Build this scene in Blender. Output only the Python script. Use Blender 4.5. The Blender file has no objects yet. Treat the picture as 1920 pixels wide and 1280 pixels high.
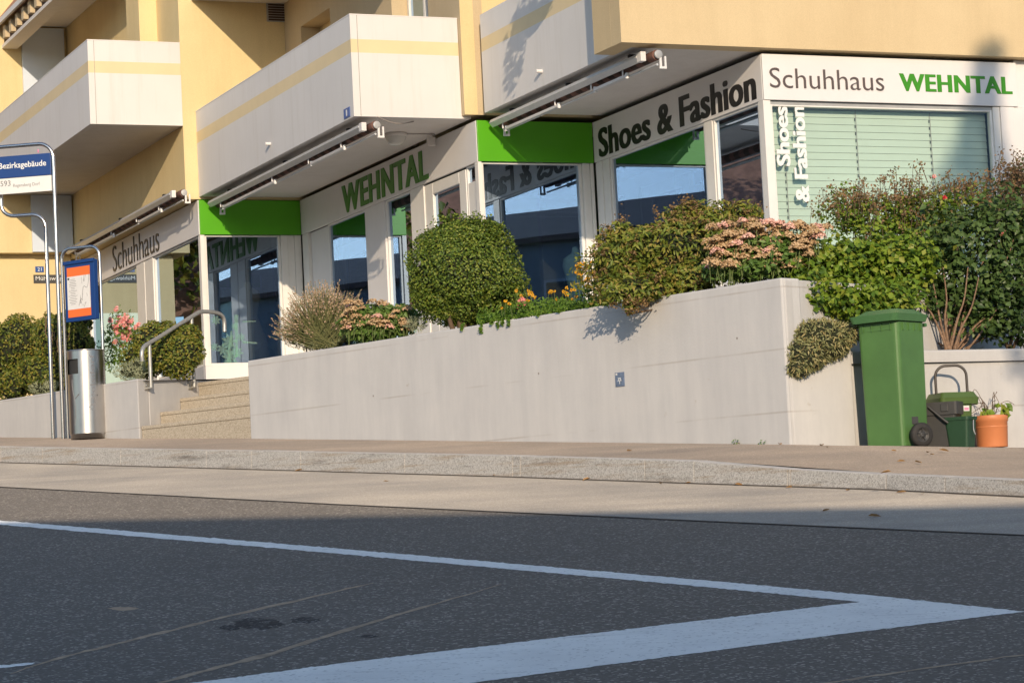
import bpy, bmesh, math, random
import numpy as np
from mathutils import Vector, Matrix
from mathutils.bvhtree import BVHTree
random.seed(7); RNG = np.random.default_rng(7)
SC = bpy.context.scene; COL = SC.collection
# ------------------------------------------------------------------ camera
F = 4664.7; TH = 0.080364; RO = -0.050637; A = 0.412517     # focal length in px, pitch, roll, azimuth of the facade
CAM = np.array([0, 0, 1.35])
_r = np.array([1., 0, 0]); _u = np.array([0, -math.sin(TH), math.cos(TH)]); FW = np.array([0, math.cos(TH), math.sin(TH)])
RT = math.cos(RO)*_r + math.sin(RO)*_u; UP = -math.sin(RO)*_r + math.cos(RO)*_u
cd = bpy.data.cameras.new('camera'); cam = bpy.data.objects.new('camera', cd); COL.objects.link(cam)
cd.sensor_width = 36; cd.lens = 36*F/1920; cd.clip_start = .1; cd.clip_end = 4000
cam.matrix_world = Matrix(((RT[0], UP[0], -FW[0], CAM[0]), (RT[1], UP[1], -FW[1], CAM[1]), (RT[2], UP[2], -FW[2], CAM[2]), (0, 0, 0, 1)))
SC.camera = cam
# ------------------------------------------------------------------ light
SUN = Vector((-.072, 1, -.319)).normalized()                 # direction the light travels
ELEV = math.asin(-SUN.z)
w = bpy.data.worlds.new('World'); SC.world = w; w.use_nodes = True
nt = w.node_tree; bg = nt.nodes['Background']; sky = nt.nodes.new('ShaderNodeTexSky'); sky.sky_type = 'NISHITA'
sky.sun_disc = False; sky.sun_elevation = ELEV; sky.sun_rotation = math.atan2(-SUN.x, -SUN.y); sky.air_density = 1.0; sky.dust_density = .5; sky.ozone_density = 1.6
nt.links.new(sky.outputs[0], bg.inputs[0]); bg.inputs[1].default_value = .15
sl = bpy.data.lights.new('sun', 'SUN'); so = bpy.data.objects.new('sun', sl); COL.objects.link(so)
sl.energy = 3.25; sl.angle = math.radians(.5); sl.color = (1, .81, .59)
so.rotation_euler = SUN.to_track_quat('-Z', 'Y').to_euler()
SC.view_settings.view_transform = 'Standard'; SC.view_settings.look = 'None'; SC.view_settings.exposure = .27; SC.view_settings.gamma = 1
# ------------------------------------------------------------------ measuring helpers (photo pixel -> place)
PV = np.array([math.cos(A), math.sin(A)]); QV = np.array([-math.sin(A), math.cos(A)])
SL = .094                                                    # the street climbs this much per metre
def ray(x, y): return (RT*(x-960) - UP*(y-640))/F + FW
def atz(x, y, z): d = ray(x, y); return CAM + d*((z-CAM[2])/d[2])
def atY(x, y, Y): d = ray(x, y); return CAM + d*(Y/d[1])
def gnd(x, y, off=0.): d = ray(x, y); return CAM + d*((off-CAM[2])/(d[2]-SL*d[1]))
def onp(x, y, p): d = ray(x, y); return CAM + d*(p/(d[:2]@PV))
def onq(x, y, q): d = ray(x, y); return CAM + d*(q/(d[:2]@QV))
def pw(p, q, z): return np.array([p*PV[0]+q*QV[0], p*PV[1]+q*QV[1], z])
def lp(v): return float(v[:2]@PV)
def lq(v): return float(v[:2]@QV)
# ------------------------------------------------------------------ materials
def nodes(name):
    m = bpy.data.materials.new(name); m.use_nodes = True; t = m.node_tree
    return m, t, t.nodes['Principled BSDF']
def ramp(t, fac, stops):
    r = t.nodes.new('ShaderNodeValToRGB'); e = r.color_ramp.elements
    while len(e) < len(stops): e.new(.5)
    for k, (p, c) in zip(e, stops): k.position = p; k.color = (*c, 1)
    t.links.new(fac, r.inputs[0]); return r.outputs[0]
def noise(t, scale, detail=4, rough=.55, vec=None):
    n = t.nodes.new('ShaderNodeTexNoise'); n.inputs['Scale'].default_value = scale; n.inputs['Detail'].default_value = detail; n.inputs['Roughness'].default_value = rough
    if vec is not None: t.links.new(vec, n.inputs['Vector'])
    return n.outputs['Fac']
def geo_pos(t, scale=None):
    g = t.nodes.new('ShaderNodeNewGeometry')
    if scale is None: return g.outputs['Position']
    m = t.nodes.new('ShaderNodeVectorMath'); m.operation = 'MULTIPLY'; m.inputs[1].default_value = scale
    t.links.new(g.outputs['Position'], m.inputs[0]); return m.outputs[0]
def mix(t, fac, a, b, mode='MIX'):
    n = t.nodes.new('ShaderNodeMix'); n.data_type = 'RGBA'; n.blend_type = mode
    for s, v in ((n.inputs[0], fac), (n.inputs[6], a), (n.inputs[7], b)):
        if hasattr(v, 'links'): t.links.new(v, s)
        else: s.default_value = v if not isinstance(v, tuple) else (*v, 1)
    return n.outputs[2]
def bump(t, b, h, strength, dist=.01):
    n = t.nodes.new('ShaderNodeBump'); n.inputs['Strength'].default_value = strength; n.inputs['Distance'].default_value = dist
    t.links.new(h, n.inputs['Height']); t.links.new(n.outputs[0], b.inputs['Normal'])
def mat(name, c, rough=.6, var=.12, scale=6, bstr=0, bscale=60, metal=0, bdist=.004, spec=.5):
    m, t, b = nodes(name)
    pos = geo_pos(t)
    k1 = tuple(x*(1-var) for x in c); k2 = tuple(min(1, x*(1+var)) for x in c)
    col = ramp(t, noise(t, scale, 6, .6, pos), [(.3, k1), (.7, k2)])
    t.links.new(col, b.inputs['Base Color']); b.inputs['Roughness'].default_value = rough; b.inputs['Metallic'].default_value = metal
    b.inputs['Specular IOR Level'].default_value = spec
    if bstr: bump(t, b, noise(t, bscale, 4, .6, pos), bstr, bdist)
    return m
def asphalt(name, dark, mid, light, spk, scale, wear_and_sun=None):
    m, t, b = nodes(name); pos = geo_pos(t)
    v = t.nodes.new('ShaderNodeTexVoronoi'); v.inputs['Scale'].default_value = scale; t.links.new(pos, v.inputs['Vector'])
    s = t.nodes.new('ShaderNodeSeparateColor'); t.links.new(v.outputs['Color'], s.inputs[0])
    col = ramp(t, s.outputs[0], [(0, dark), (.5, mid), (.86, light), (.97, spk)])
    big = ramp(t, noise(t, .55, 7, .65, geo_pos(t, (1, 1, 1))), [(.3, (.74, .75, .77)), (.7, (1.2, 1.17, 1.13))])
    col = mix(t, 1., col, big, 'MULTIPLY')
    streak = ramp(t, noise(t, 1.3, 5, .6, geo_pos(t, (.35, 2.2, 1))), [(.35, (.92, .92, .93)), (.65, (1.07, 1.06, 1.04))])
    col = mix(t, 1., col, streak, 'MULTIPLY')
    if wear_and_sun:  # sun painted into the colour: paler, warmer toward the seam, bluish nearer; plus wear
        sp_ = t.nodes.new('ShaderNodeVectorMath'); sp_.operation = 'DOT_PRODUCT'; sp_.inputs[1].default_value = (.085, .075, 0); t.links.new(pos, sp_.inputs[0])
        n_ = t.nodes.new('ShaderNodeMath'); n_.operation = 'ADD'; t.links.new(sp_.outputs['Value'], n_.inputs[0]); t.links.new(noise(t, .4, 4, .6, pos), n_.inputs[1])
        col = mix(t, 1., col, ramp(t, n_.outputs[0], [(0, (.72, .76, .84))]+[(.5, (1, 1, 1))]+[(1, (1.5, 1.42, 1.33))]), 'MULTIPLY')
        sun_band = ramp(t, n_.outputs[0], [(.75, (0, 0, 0)), (1, (.55, .55, .55))]); col = mix(t, sun_band, col, (.175, .155, .133))  # brown tone of the sunlit band mixed in along the seam
        col = mix(t, ramp(t, noise(t, 5, 6, .7, pos), [(.6, (0, 0, 0)), (.75, (.5, .5, .5))]), col, wear_and_sun)
    t.links.new(col, b.inputs['Base Color']); b.inputs['Roughness'].default_value = .82; b.inputs['Specular IOR Level'].default_value = .35; b.inputs['Diffuse Roughness'].default_value = 1
    bump(t, b, v.outputs['Distance'], .5, .004)
    return m
def concrete(name, base, warm, streaks=True):
    m, t, b = nodes(name); pos = geo_pos(t)
    col = ramp(t, noise(t, 1.6, 8, .65, pos), [(.28, tuple(x*.94 for x in base)), (.5, base), (.72, warm)])
    if streaks:
        st = ramp(t, noise(t, 3.2, 6, .7, geo_pos(t, (1.3, 1.3, .16))), [(.30, (.90, .90, .91)), (.65, (1.03, 1.025, 1.02))])
        col = mix(t, 1., col, st, 'MULTIPLY')
        wv = t.nodes.new('ShaderNodeTexWave'); wv.bands_direction = 'Z'; wv.inputs['Scale'].default_value = .62; wv.inputs['Distortion'].default_value = .35; wv.inputs['Detail Scale'].default_value = .6
        t.links.new(geo_pos(t, (.5, .5, 1)), wv.inputs['Vector'])
        ln = ramp(t, wv.outputs['Fac'], [(0, (1, 1, 1)), (.9975, (1, 1, 1)), (.9998, (.83, .80, .77))])
        brk = ramp(t, noise(t, 1.1, 3, .6, pos), [(.42, (0, 0, 0)), (.58, (1, 1, 1))])
        col = mix(t, brk, col, mix(t, 1., col, ln, 'MULTIPLY'))
        spot = ramp(t, noise(t, 7, 3, .5, pos), [(.73, (1, 1, 1)), (.82, (.80, .74, .66))])
        col = mix(t, 1., col, spot, 'MULTIPLY')
    t.links.new(col, b.inputs['Base Color']); b.inputs['Roughness'].default_value = .88; b.inputs['Specular IOR Level'].default_value = .25
    bump(t, b, noise(t, 45, 6, .7, pos), .25, .006)
    return m
def granular(name, cols, scale=120, stain=None):
    m, t, b = nodes(name); pos = geo_pos(t)
    v = t.nodes.new('ShaderNodeTexVoronoi'); v.inputs['Scale'].default_value = scale; t.links.new(pos, v.inputs['Vector'])
    s = t.nodes.new('ShaderNodeSeparateColor'); t.links.new(v.outputs['Color'], s.inputs[0])
    col = ramp(t, s.outputs[0], [(0, cols[0]), (.4, cols[1]), (.9, cols[2])])
    if stain:
        col = mix(t, ramp(t, noise(t, 2.2, 6, .7, geo_pos(t, (.45, .45, 9))), [(.52, (0, 0, 0)), (.70, (.6, .6, .6))]), col, stain[0])
        col = mix(t, ramp(t, noise(t, 1.3, 6, .75, geo_pos(t, (.9, .9, 8))), [(.56, (0, 0, 0)), (.72, (.75, .75, .75))]), col, stain[1])
    t.links.new(col, b.inputs['Base Color']); b.inputs['Roughness'].default_value = .9
    bump(t, b, v.outputs['Distance'], .4, .005)
    return m
def leafmat(name, cols, trans=.25, rough=.5):
    m, t, b = nodes(name); g = t.nodes.new('ShaderNodeNewGeometry')
    n = len(cols); col = ramp(t, g.outputs['Random Per Island'], [(i/max(1, n-1), c) for i, c in enumerate(cols)])
    t.links.new(col, b.inputs['Base Color']); b.inputs['Roughness'].default_value = rough; b.inputs['Specular IOR Level'].default_value = .35
    if trans:
        tr = t.nodes.new('ShaderNodeBsdfTranslucent'); t.links.new(col, tr.inputs[0])
        mx = t.nodes.new('ShaderNodeMixShader'); mx.inputs[0].default_value = trans
        t.links.new(b.outputs[0], mx.inputs[1]); t.links.new(tr.outputs[0], mx.inputs[2]); t.links.new(mx.outputs[0], t.nodes['Material Output'].inputs[0])
    return m
def glassmat(name, tint, base, gain=1.3, wob=.0):
    m, t, b = nodes(name); t.nodes.remove(b)
    tr = t.nodes.new('ShaderNodeBsdfTransparent'); tr.inputs[0].default_value = (*tint, 1)
    gl = t.nodes.new('ShaderNodeBsdfGlossy'); gl.inputs['Roughness'].default_value = .004; gl.inputs[0].default_value = (.56, .74, 1.0, 1)
    fr = t.nodes.new('ShaderNodeFresnel'); fr.inputs[0].default_value = 1.5
    ma = t.nodes.new('ShaderNodeMath'); ma.operation = 'MULTIPLY_ADD'; ma.inputs[1].default_value = gain; ma.inputs[2].default_value = base; ma.use_clamp = True
    t.links.new(fr.outputs[0], ma.inputs[0]); mx = t.nodes.new('ShaderNodeMixShader')
    if wob:
        bn = t.nodes.new('ShaderNodeBump'); bn.inputs['Strength'].default_value = wob; bn.inputs['Distance'].default_value = .02
        t.links.new(noise(t, .9, 2, .5, geo_pos(t)), bn.inputs['Height']); t.links.new(bn.outputs[0], gl.inputs['Normal'])
    t.links.new(ma.outputs[0], mx.inputs[0]); t.links.new(tr.outputs[0], mx.inputs[1]); t.links.new(gl.outputs[0], mx.inputs[2])
    t.links.new(mx.outputs[0], t.nodes['Material Output'].inputs[0]); return m
def plaster(name, c, c2):
    m, t, b = nodes(name); pos = geo_pos(t)
    col = ramp(t, noise(t, .9, 8, .65, pos), [(.3, c2), (.65, c)])
    sp = ramp(t, noise(t, 90, 3, .6, pos), [(.3, (.93, .93, .93)), (.7, (1.05, 1.05, 1.05))])
    col = mix(t, 1., col, sp, 'MULTIPLY')
    dr = ramp(t, noise(t, 2.1, 6, .7, geo_pos(t, (1.5, 1.5, .18))), [(.33, (.88, .87, .85)), (.55, (1, 1, 1))])
    col = mix(t, .45, col, dr, 'MULTIPLY')
    t.links.new(col, b.inputs['Base Color']); b.inputs['Roughness'].default_value = .92; b.inputs['Specular IOR Level'].default_value = .2
    bump(t, b, noise(t, 140, 3, .6, pos), .5, .006); return m
M = {}
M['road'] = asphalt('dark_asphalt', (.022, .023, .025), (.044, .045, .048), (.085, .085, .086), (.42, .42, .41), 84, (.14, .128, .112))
M['strip'] = asphalt('pale_asphalt', (.285, .264, .235), (.318, .294, .263), (.35, .324, .29), (.48, .45, .41), 140)
M['pave'] = asphalt('pavement_asphalt', (.225, .19, .158), (.255, .216, .182), (.285, .243, .206), (.37, .32, .28), 140)
M['ground'] = mat('soil_ground', (.12, .10, .075), .95, .3, 1)
M['paving'] = mat('pale_paving', (.62, .58, .53), .9, .1, 3)
M['gutter'] = mat('gutter_dirt', (.10, .08, .06), .95, .5, 9)
M['joint'] = mat('tar_joint', (.055, .05, .046), .8, .3, 12)
M['soil'] = mat('bed_soil', (.06, .042, .03), .95, .3, 5, .5, 30)
M['kerb'] = granular('granite_kerb', ((.29, .275, .255), (.45, .43, .40), (.56, .54, .51)), 130, ((.30, .20, .10), (.10, .09, .08)))
M['kerbtop'] = mat('kerb_top', (.62, .565, .50), .9, .2, 12)
M['wall'] = concrete('pale_concrete', (.585, .578, .572), (.615, .602, .59))
M['wall2'] = concrete('cool_concrete', (.55, .54, .53), (.605, .59, .57))
M['step'] = granular('washed_concrete', ((.35, .295, .22), (.44, .38, .295), (.54, .475, .38)), 110)
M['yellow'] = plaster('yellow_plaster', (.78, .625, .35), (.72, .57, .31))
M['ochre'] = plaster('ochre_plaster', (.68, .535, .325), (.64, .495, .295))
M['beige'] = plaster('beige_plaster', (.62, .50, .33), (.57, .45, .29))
M['white'] = mat('white_panel', (.74, .715, .70), .5, .045, 1.3)
def panel(name, c):
    m, t, b = nodes(name); pos = geo_pos(t)
    col = ramp(t, noise(t, .8, 7, .6, pos), [(.3, tuple(x*.95 for x in c)), (.7, tuple(x*1.03 for x in c))])
    col = mix(t, 1., col, ramp(t, noise(t, 4, 6, .7, geo_pos(t, (2, 2, .12))), [(.28, (.93, .92, .90)), (.5, (1, 1, 1))]), 'MULTIPLY')
    t.links.new(col, b.inputs['Base Color']); b.inputs['Roughness'].default_value = .6; bump(t, b, noise(t, 110, 3, .6, pos), .15, .003); return m
M['parapet'] = panel('white_parapet', (.70, .68, .665))
M['stripe'] = mat('cream_stripe', (.74, .60, .36), .55, .05, 2)
M['soffit'] = plaster('grey_soffit', (.76, .72, .68), (.71, .67, .63))
M['frame'] = mat('white_window_frame', (.76, .74, .70), .4, .05, 3)
M['grey'] = mat('grey_metal', (.42, .42, .42), .45, .1, 8, metal=.2)
M['dark'] = mat('dark_gap', (.03, .03, .03), .8)
M['seam'] = mat('seam', (.30, .27, .25), .8)
M['green'] = mat('bright_green_panel', (.085, .37, .006), .38, .04, 2)
M['green_letter'] = mat('green_letter', (.045, .26, .008), .45, .05, 4)
M['green_letter2'] = mat('deep_green_letter', (.055, .21, .02), .45, .05, 4)
M['black_letter'] = mat('black_letter', (.012, .011, .012), .4, .05, 4)
M['brown_letter'] = mat('brown_letter', (.10, .075, .07), .45, .05, 4)
M['white_letter'] = mat('white_letter', (.80, .80, .78), .4, .03, 4)
M['blind'] = mat('mint_blind', (.51, .60, .515), .5, .03, 3)
M['glass'] = glassmat('shop_glass', (.66, .74, .72), .42, 1.3, .012)
M['glassq'] = glassmat('side_glass', (.62, .72, .68), .42, .9, .012)
M['glass_light'] = glassmat('clear_glass', (.92, .96, .94), .015, .6)
M['screen'] = mat('bluish_screen', (.66, .74, .86), .25, .04, 1.5)
M['interior'] = mat('dark_interior', (.10, .10, .10), .8, .2, 2)
M['interior2'] = mat('green_interior', (.13, .17, .11), .8, .2, 2)
M['alu'] = mat('aluminium', (.60, .60, .60), .38, .06, 8, metal=.25)
M['alu_white'] = mat('white_aluminium', (.72, .70, .68), .4, .08, 8, metal=.1)
M['steel'] = mat('stainless_steel', (.60, .58, .57), .22, .08, 14, metal=1)
M['brushed'] = mat('brushed_steel', (.56, .545, .53), .30, .07, 5, metal=1)
M['galv'] = mat('galvanised_tube', (.46, .455, .43), .45, .12, 20, metal=.6)
M['fabric'] = mat('rust_fabric', (.17, .085, .065), .85, .3, 15)
M['fabric_dark'] = mat('dark_fabric', (.045, .03, .028), .85, .3, 15)
M['tile'] = mat('brown_tile', (.36, .19, .13), .85, .3, 4, .6, 20)
M['wood'] = mat('dark_wood', (.055, .03, .022), .8, .3, 8)
M['navy'] = mat('navy_sign', (.006, .045, .20), .35, .04, 3)
M['orange'] = mat('orange_paper', (.86, .17, .035), .55, .04, 3)
M['paper'] = mat('white_paper', (.74, .73, .71), .6, .04, 8)
M['ink'] = mat('grey_ink', (.22, .22, .23), .6)
M['ink_dark'] = mat('dark_ink', (.06, .06, .06), .6)
M['blue_plate'] = mat('blue_enamel', (.03, .10, .34), .35, .15, 30)
M['plaque'] = mat('worn_blue_plaque', (.15, .20, .30), .5, .35, 40)
M['bin_green'] = mat('green_bin_plastic', (.085, .190, .052), .46, .13, 3, .12, 200)
M['lid_green'] = mat('green_lid_plastic', (.075, .185, .07), .42, .08, 6, .12, 200)
M['olive'] = mat('olive_plastic', (.075, .125, .03), .42, .07, 6)
M['bucket'] = mat('dark_green_plastic', (.022, .065, .032), .55, .25, 180, .2, 240)
M['charcoal'] = mat('charcoal_plastic', (.048, .047, .046), .5, .12, 10)
M['black_tube'] = mat('dark_tube', (.06, .05, .045), .4, .1, 10)
M['rubber'] = mat('black_rubber', (.03, .027, .025), .75, .2, 40)
M['terra'] = mat('terracotta_plastic', (.66, .235, .095), .5, .06, 7)
M['lamp'] = mat('lamp_glass', (.62, .60, .55), .25, .04, 4)
M['frost'] = glassmat('frosted_sticker', (.75, .95, .85), .0, 0)
_t = M['frost'].node_tree; _d = _t.nodes.new('ShaderNodeBsdfDiffuse'); _d.inputs[0].default_value = (.50, .72, .62, 1); _x = [n for n in _t.nodes if n.type == 'MIX_SHADER'][0]; _x.inputs[0].default_value = .2; _t.links.remove(_x.inputs[0].links[0]); _t.links.new(_d.outputs[0], _x.inputs[2])
M['pink'] = mat('pink_sticker', (.72, .25, .42), .5)
M['garment'] = mat('blue_garment', (.14, .27, .38), .8, .15, 14)
def paint(name):
    m, t, b = nodes(name); pos = geo_pos(t)
    col = ramp(t, noise(t, 2.5, 7, .65, pos), [(.3, (.74, .74, .73)), (.7, (.87, .87, .85))])
    v = t.nodes.new('ShaderNodeTexVoronoi'); v.inputs['Scale'].default_value = 80; t.links.new(pos, v.inputs['Vector'])
    sc = t.nodes.new('ShaderNodeSeparateColor'); t.links.new(v.outputs['Color'], sc.inputs[0])
    col = mix(t, ramp(t, sc.outputs[1], [(.91, (0, 0, 0)), (.97, (.36, .36, .36))]), col, (.16, .16, .165))
    col = mix(t, ramp(t, noise(t, 4, 8, .75, geo_pos(t, (.5, 3.2, 1))), [(.56, (0, 0, 0)), (.74, (.5, .5, .5))]), col, (.30, .30, .31))
    t.links.new(col, b.inputs['Base Color']); b.inputs['Roughness'].default_value = .8; b.inputs['Diffuse Roughness'].default_value = 1
    bump(t, b, v.outputs['Distance'], .35, .003); return m
M['white_line'] = paint('white_road_paint')
M['tan_line'] = mat('tan_scrape', (.40, .29, .195), .9, .35, 14)
M['oil'] = asphalt('oil_stain', (.012, .012, .013), (.028, .028, .030), (.055, .055, .055), (.20, .20, .2), 78)
M['hedge'] = leafmat('hedge_leaf', [(0.048, 0.082, 0.014), (0.122, 0.166, 0.022), (0.211, 0.226, 0.032), (0.289, 0.226, 0.040)], .18)
M['box'] = leafmat('box_leaf', [(0.035, 0.070, 0.010), (0.097, 0.159, 0.020), (0.171, 0.241, 0.030), (0.258, 0.283, 0.047)], .18)
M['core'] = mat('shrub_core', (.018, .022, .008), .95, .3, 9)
M['spirea'] = leafmat('spirea_leaf', [(0.081, 0.126, 0.020), (0.173, 0.227, 0.030), (0.265, 0.279, 0.043), (0.347, 0.254, 0.068)], .22)
M['spent'] = leafmat('spent_flower', [(.20, .12, .05), (.30, .185, .08), (.34, .23, .11)], .15)
M['rose_leaf'] = leafmat('rose_leaf', [(0.069, 0.138, 0.017), (0.150, 0.251, 0.024), (0.225, 0.324, 0.032), (0.299, 0.324, 0.049)], .28, .45)
M['rose_dark'] = leafmat('dark_rose_leaf', [(.045, .085, .022), (.085, .145, .038), (.13, .20, .06)], .22, .42)
M['seed'] = leafmat('seed_head', [(.16, .10, .045), (.26, .15, .075), (.32, .19, .10), (.14, .16, .04)], .12)
M['stem'] = mat('rose_stem', (.24, .15, .095), .85, .45, 40, .6, 60)
M['stem_green'] = mat('green_stem', (.13, .17, .05), .7, .2, 14)
M['twig'] = mat('twig', (.14, .09, .055), .85, .3, 20)
M['lav'] = leafmat('lavender_stalk', [(0.098, 0.119, 0.042), (0.154, 0.168, 0.063), (0.224, 0.210, 0.091)], .1)
M['lavf'] = leafmat('lavender_flower', [(0.396, 0.264, 0.176), (0.550, 0.374, 0.253), (0.660, 0.473, 0.352)], .15)
M['sedum_leaf'] = leafmat('sedum_leaf', [(0.064, 0.130, 0.026), (0.114, 0.208, 0.039), (0.172, 0.260, 0.058)], .2)
M['sedum_f'] = leafmat('sedum_flower', [(.46, .31, .16), (.60, .41, .22), (.68, .49, .30)], .12)
M['sedum_p'] = leafmat('pink_sedum_flower', [(.72, .40, .32), (.82, .50, .40), (.82, .56, .46)], .12)
M['cover'] = leafmat('cover_leaf', [(0.057, 0.130, 0.013), (0.114, 0.215, 0.023), (0.172, 0.273, 0.033)], .25)
M['yellowf'] = leafmat('yellow_petal', [(.62, .30, .01), (.78, .42, .015)], .2)
M['rosef'] = leafmat('pink_petal', [(.70, .16, .16), (.80, .30, .28)], .2)
M['coralf'] = leafmat('coral_petal', [(.74, .13, .10), (.80, .30, .28), (.86, .50, .46)], .2)
M['redf'] = leafmat('red_petal', [(.62, .03, .035), (.70, .06, .07)], .2)
M['silver'] = leafmat('silver_leaf', [(0.221, 0.260, 0.143), (0.338, 0.364, 0.221), (0.429, 0.442, 0.286)], .1)
M['cushion'] = leafmat('cushion_leaf', [(0.150, 0.165, 0.064), (0.255, 0.264, 0.108), (0.360, 0.343, 0.165), (0.450, 0.343, 0.143)], .12)
M['dry'] = leafmat('dry_leaf', [(.42, .22, .08), (.52, .32, .15)], .1)
M['conifer'] = leafmat('conifer_needles', [(.015, .03, .01), (.03, .055, .018)], .05)
M['forest'] = mat('forest_hill', (.022, .028, .014), .95, .5, .35)
M['bark'] = mat('bark', (.10, .07, .05), .9, .3, 12, .6, 30)
M['render'] = plaster('grey_render', (.55, .52, .48), (.50, .47, .43))
# ------------------------------------------------------------------ mesh builders
class MB:
    def __init__(s): s.v = []; s.f = []; s.mi = []; s.ms = []; s.sm = []
    def m(s, mt):
        if mt not in s.ms: s.ms.append(mt)
        return s.ms.index(mt)
    def add(s, vs, fs, mt, smooth=False):
        o = len(s.v); k = s.m(mt); s.v += [tuple(map(float, v)) for v in vs]
        for f in fs: s.f.append(tuple(i+o for i in f)); s.mi.append(k); s.sm.append(smooth)
    def box8(s, c, mt):                 # 8 corners: bottom four counter-clockwise, then top four
        s.add(c, [(0, 3, 2, 1), (4, 5, 6, 7), (0, 1, 5, 4), (1, 2, 6, 5), (2, 3, 7, 6), (3, 0, 4, 7)], mt)
    def lbox(s, p0, p1, q0, q1, z0, z1, mt):
        s.box8([pw(p0, q0, z0), pw(p1, q0, z0), pw(p1, q1, z0), pw(p0, q1, z0), pw(p0, q0, z1), pw(p1, q0, z1), pw(p1, q1, z1), pw(p0, q1, z1)], mt)
    def obox(s, c, ux, uy, uz, mt):     # centre and three half-extent vectors
        c, ux, uy, uz = map(np.asarray, (c, ux, uy, uz))
        s.box8([c-ux-uy-uz, c+ux-uy-uz, c+ux+uy-uz, c-ux+uy-uz, c-ux-uy+uz, c+ux-uy+uz, c+ux+uy+uz, c-ux+uy+uz], mt)
    def prism(s, poly, zb, zt, mt):     # ground polygon (counter-clockwise), bottom/top heights (number or list)
        n = len(poly); zb = [zb]*n if np.isscalar(zb) else zb; zt = [zt]*n if np.isscalar(zt) else zt
        vs = [(x, y, z) for (x, y), z in zip(poly, zb)] + [(x, y, z) for (x, y), z in zip(poly, zt)]
        s.add(vs, [tuple(range(n-1, -1, -1)), tuple(range(n, 2*n))] + [(i, (i+1) % n, n+(i+1) % n, n+i) for i in range(n)], mt)
    def tube(s, pts, r, mt, n=10, cap=True):
        pts = [np.array(p, float) for p in pts]; k = len(pts); rs = [r]*k if np.isscalar(r) else r
        T = [pts[min(i+1, k-1)]-pts[max(i-1, 0)] for i in range(k)]; T = [t/(np.linalg.norm(t)+1e-12) for t in T]
        a = np.array([0, 0, 1.]) if abs(T[0][2]) < .9 else np.array([1., 0, 0])
        N = np.cross(T[0], a); N /= np.linalg.norm(N); vs = []
        for i in range(k):
            N = N-T[i]*(N@T[i]); N /= np.linalg.norm(N)+1e-12; B = np.cross(T[i], N)
            for j in range(n): th = 2*math.pi*j/n; vs.append(pts[i]+rs[i]*(math.cos(th)*N+math.sin(th)*B))
        fs = [(i*n+j, i*n+(j+1) % n, (i+1)*n+(j+1) % n, (i+1)*n+j) for i in range(k-1) for j in range(n)]
        s.add(vs, fs, mt, True)
        if cap: s.add(vs[:n], [tuple(range(n-1, -1, -1))], mt); s.add(vs[-n:], [tuple(range(n))], mt)
    def lathe(s, prof, c, mt, n=32, ax=None):
        c = np.asarray(c, float); X, Y, Z = (np.array(v, float) for v in (ax or ((1, 0, 0), (0, 1, 0), (0, 0, 1)))); vs = []
        for r, z in prof:
            for j in range(n): th = 2*math.pi*j/n; vs.append(c+X*r*math.cos(th)+Y*r*math.sin(th)+Z*z)
        k = len(prof); fs = [(i*n+j, i*n+(j+1) % n, (i+1)*n+(j+1) % n, (i+1)*n+j) for i in range(k-1) for j in range(n)]
        s.add(vs, fs, mt, True)
    def build(s, name, parent=None, bevel=0, seg=2):
        me = bpy.data.meshes.new(name); me.from_pydata(s.v, [], s.f)
        for mt in s.ms: me.materials.append(M[mt])
        me.polygons.foreach_set('material_index', s.mi); me.polygons.foreach_set('use_smooth', s.sm); me.update()
        o = bpy.data.objects.new(name, me); COL.objects.link(o)
        if parent is not None: o.parent = parent
        if bevel:
            b = o.modifiers.new('bevel', 'BEVEL'); b.width = bevel; b.segments = seg; b.limit_method = 'ANGLE'; b.angle_limit = math.radians(40)
        return o
def tag(o, label=None, cat=None, group=None, kind=None):
    for k, v in (('label', label), ('category', cat), ('group', group), ('kind', kind)):
        if v: o[k] = v
    return o
def thing(name, label, cat, group=None):
    o = bpy.data.objects.new(name, None); COL.objects.link(o); o.empty_display_size = .2; return tag(o, label, cat, group)
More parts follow.
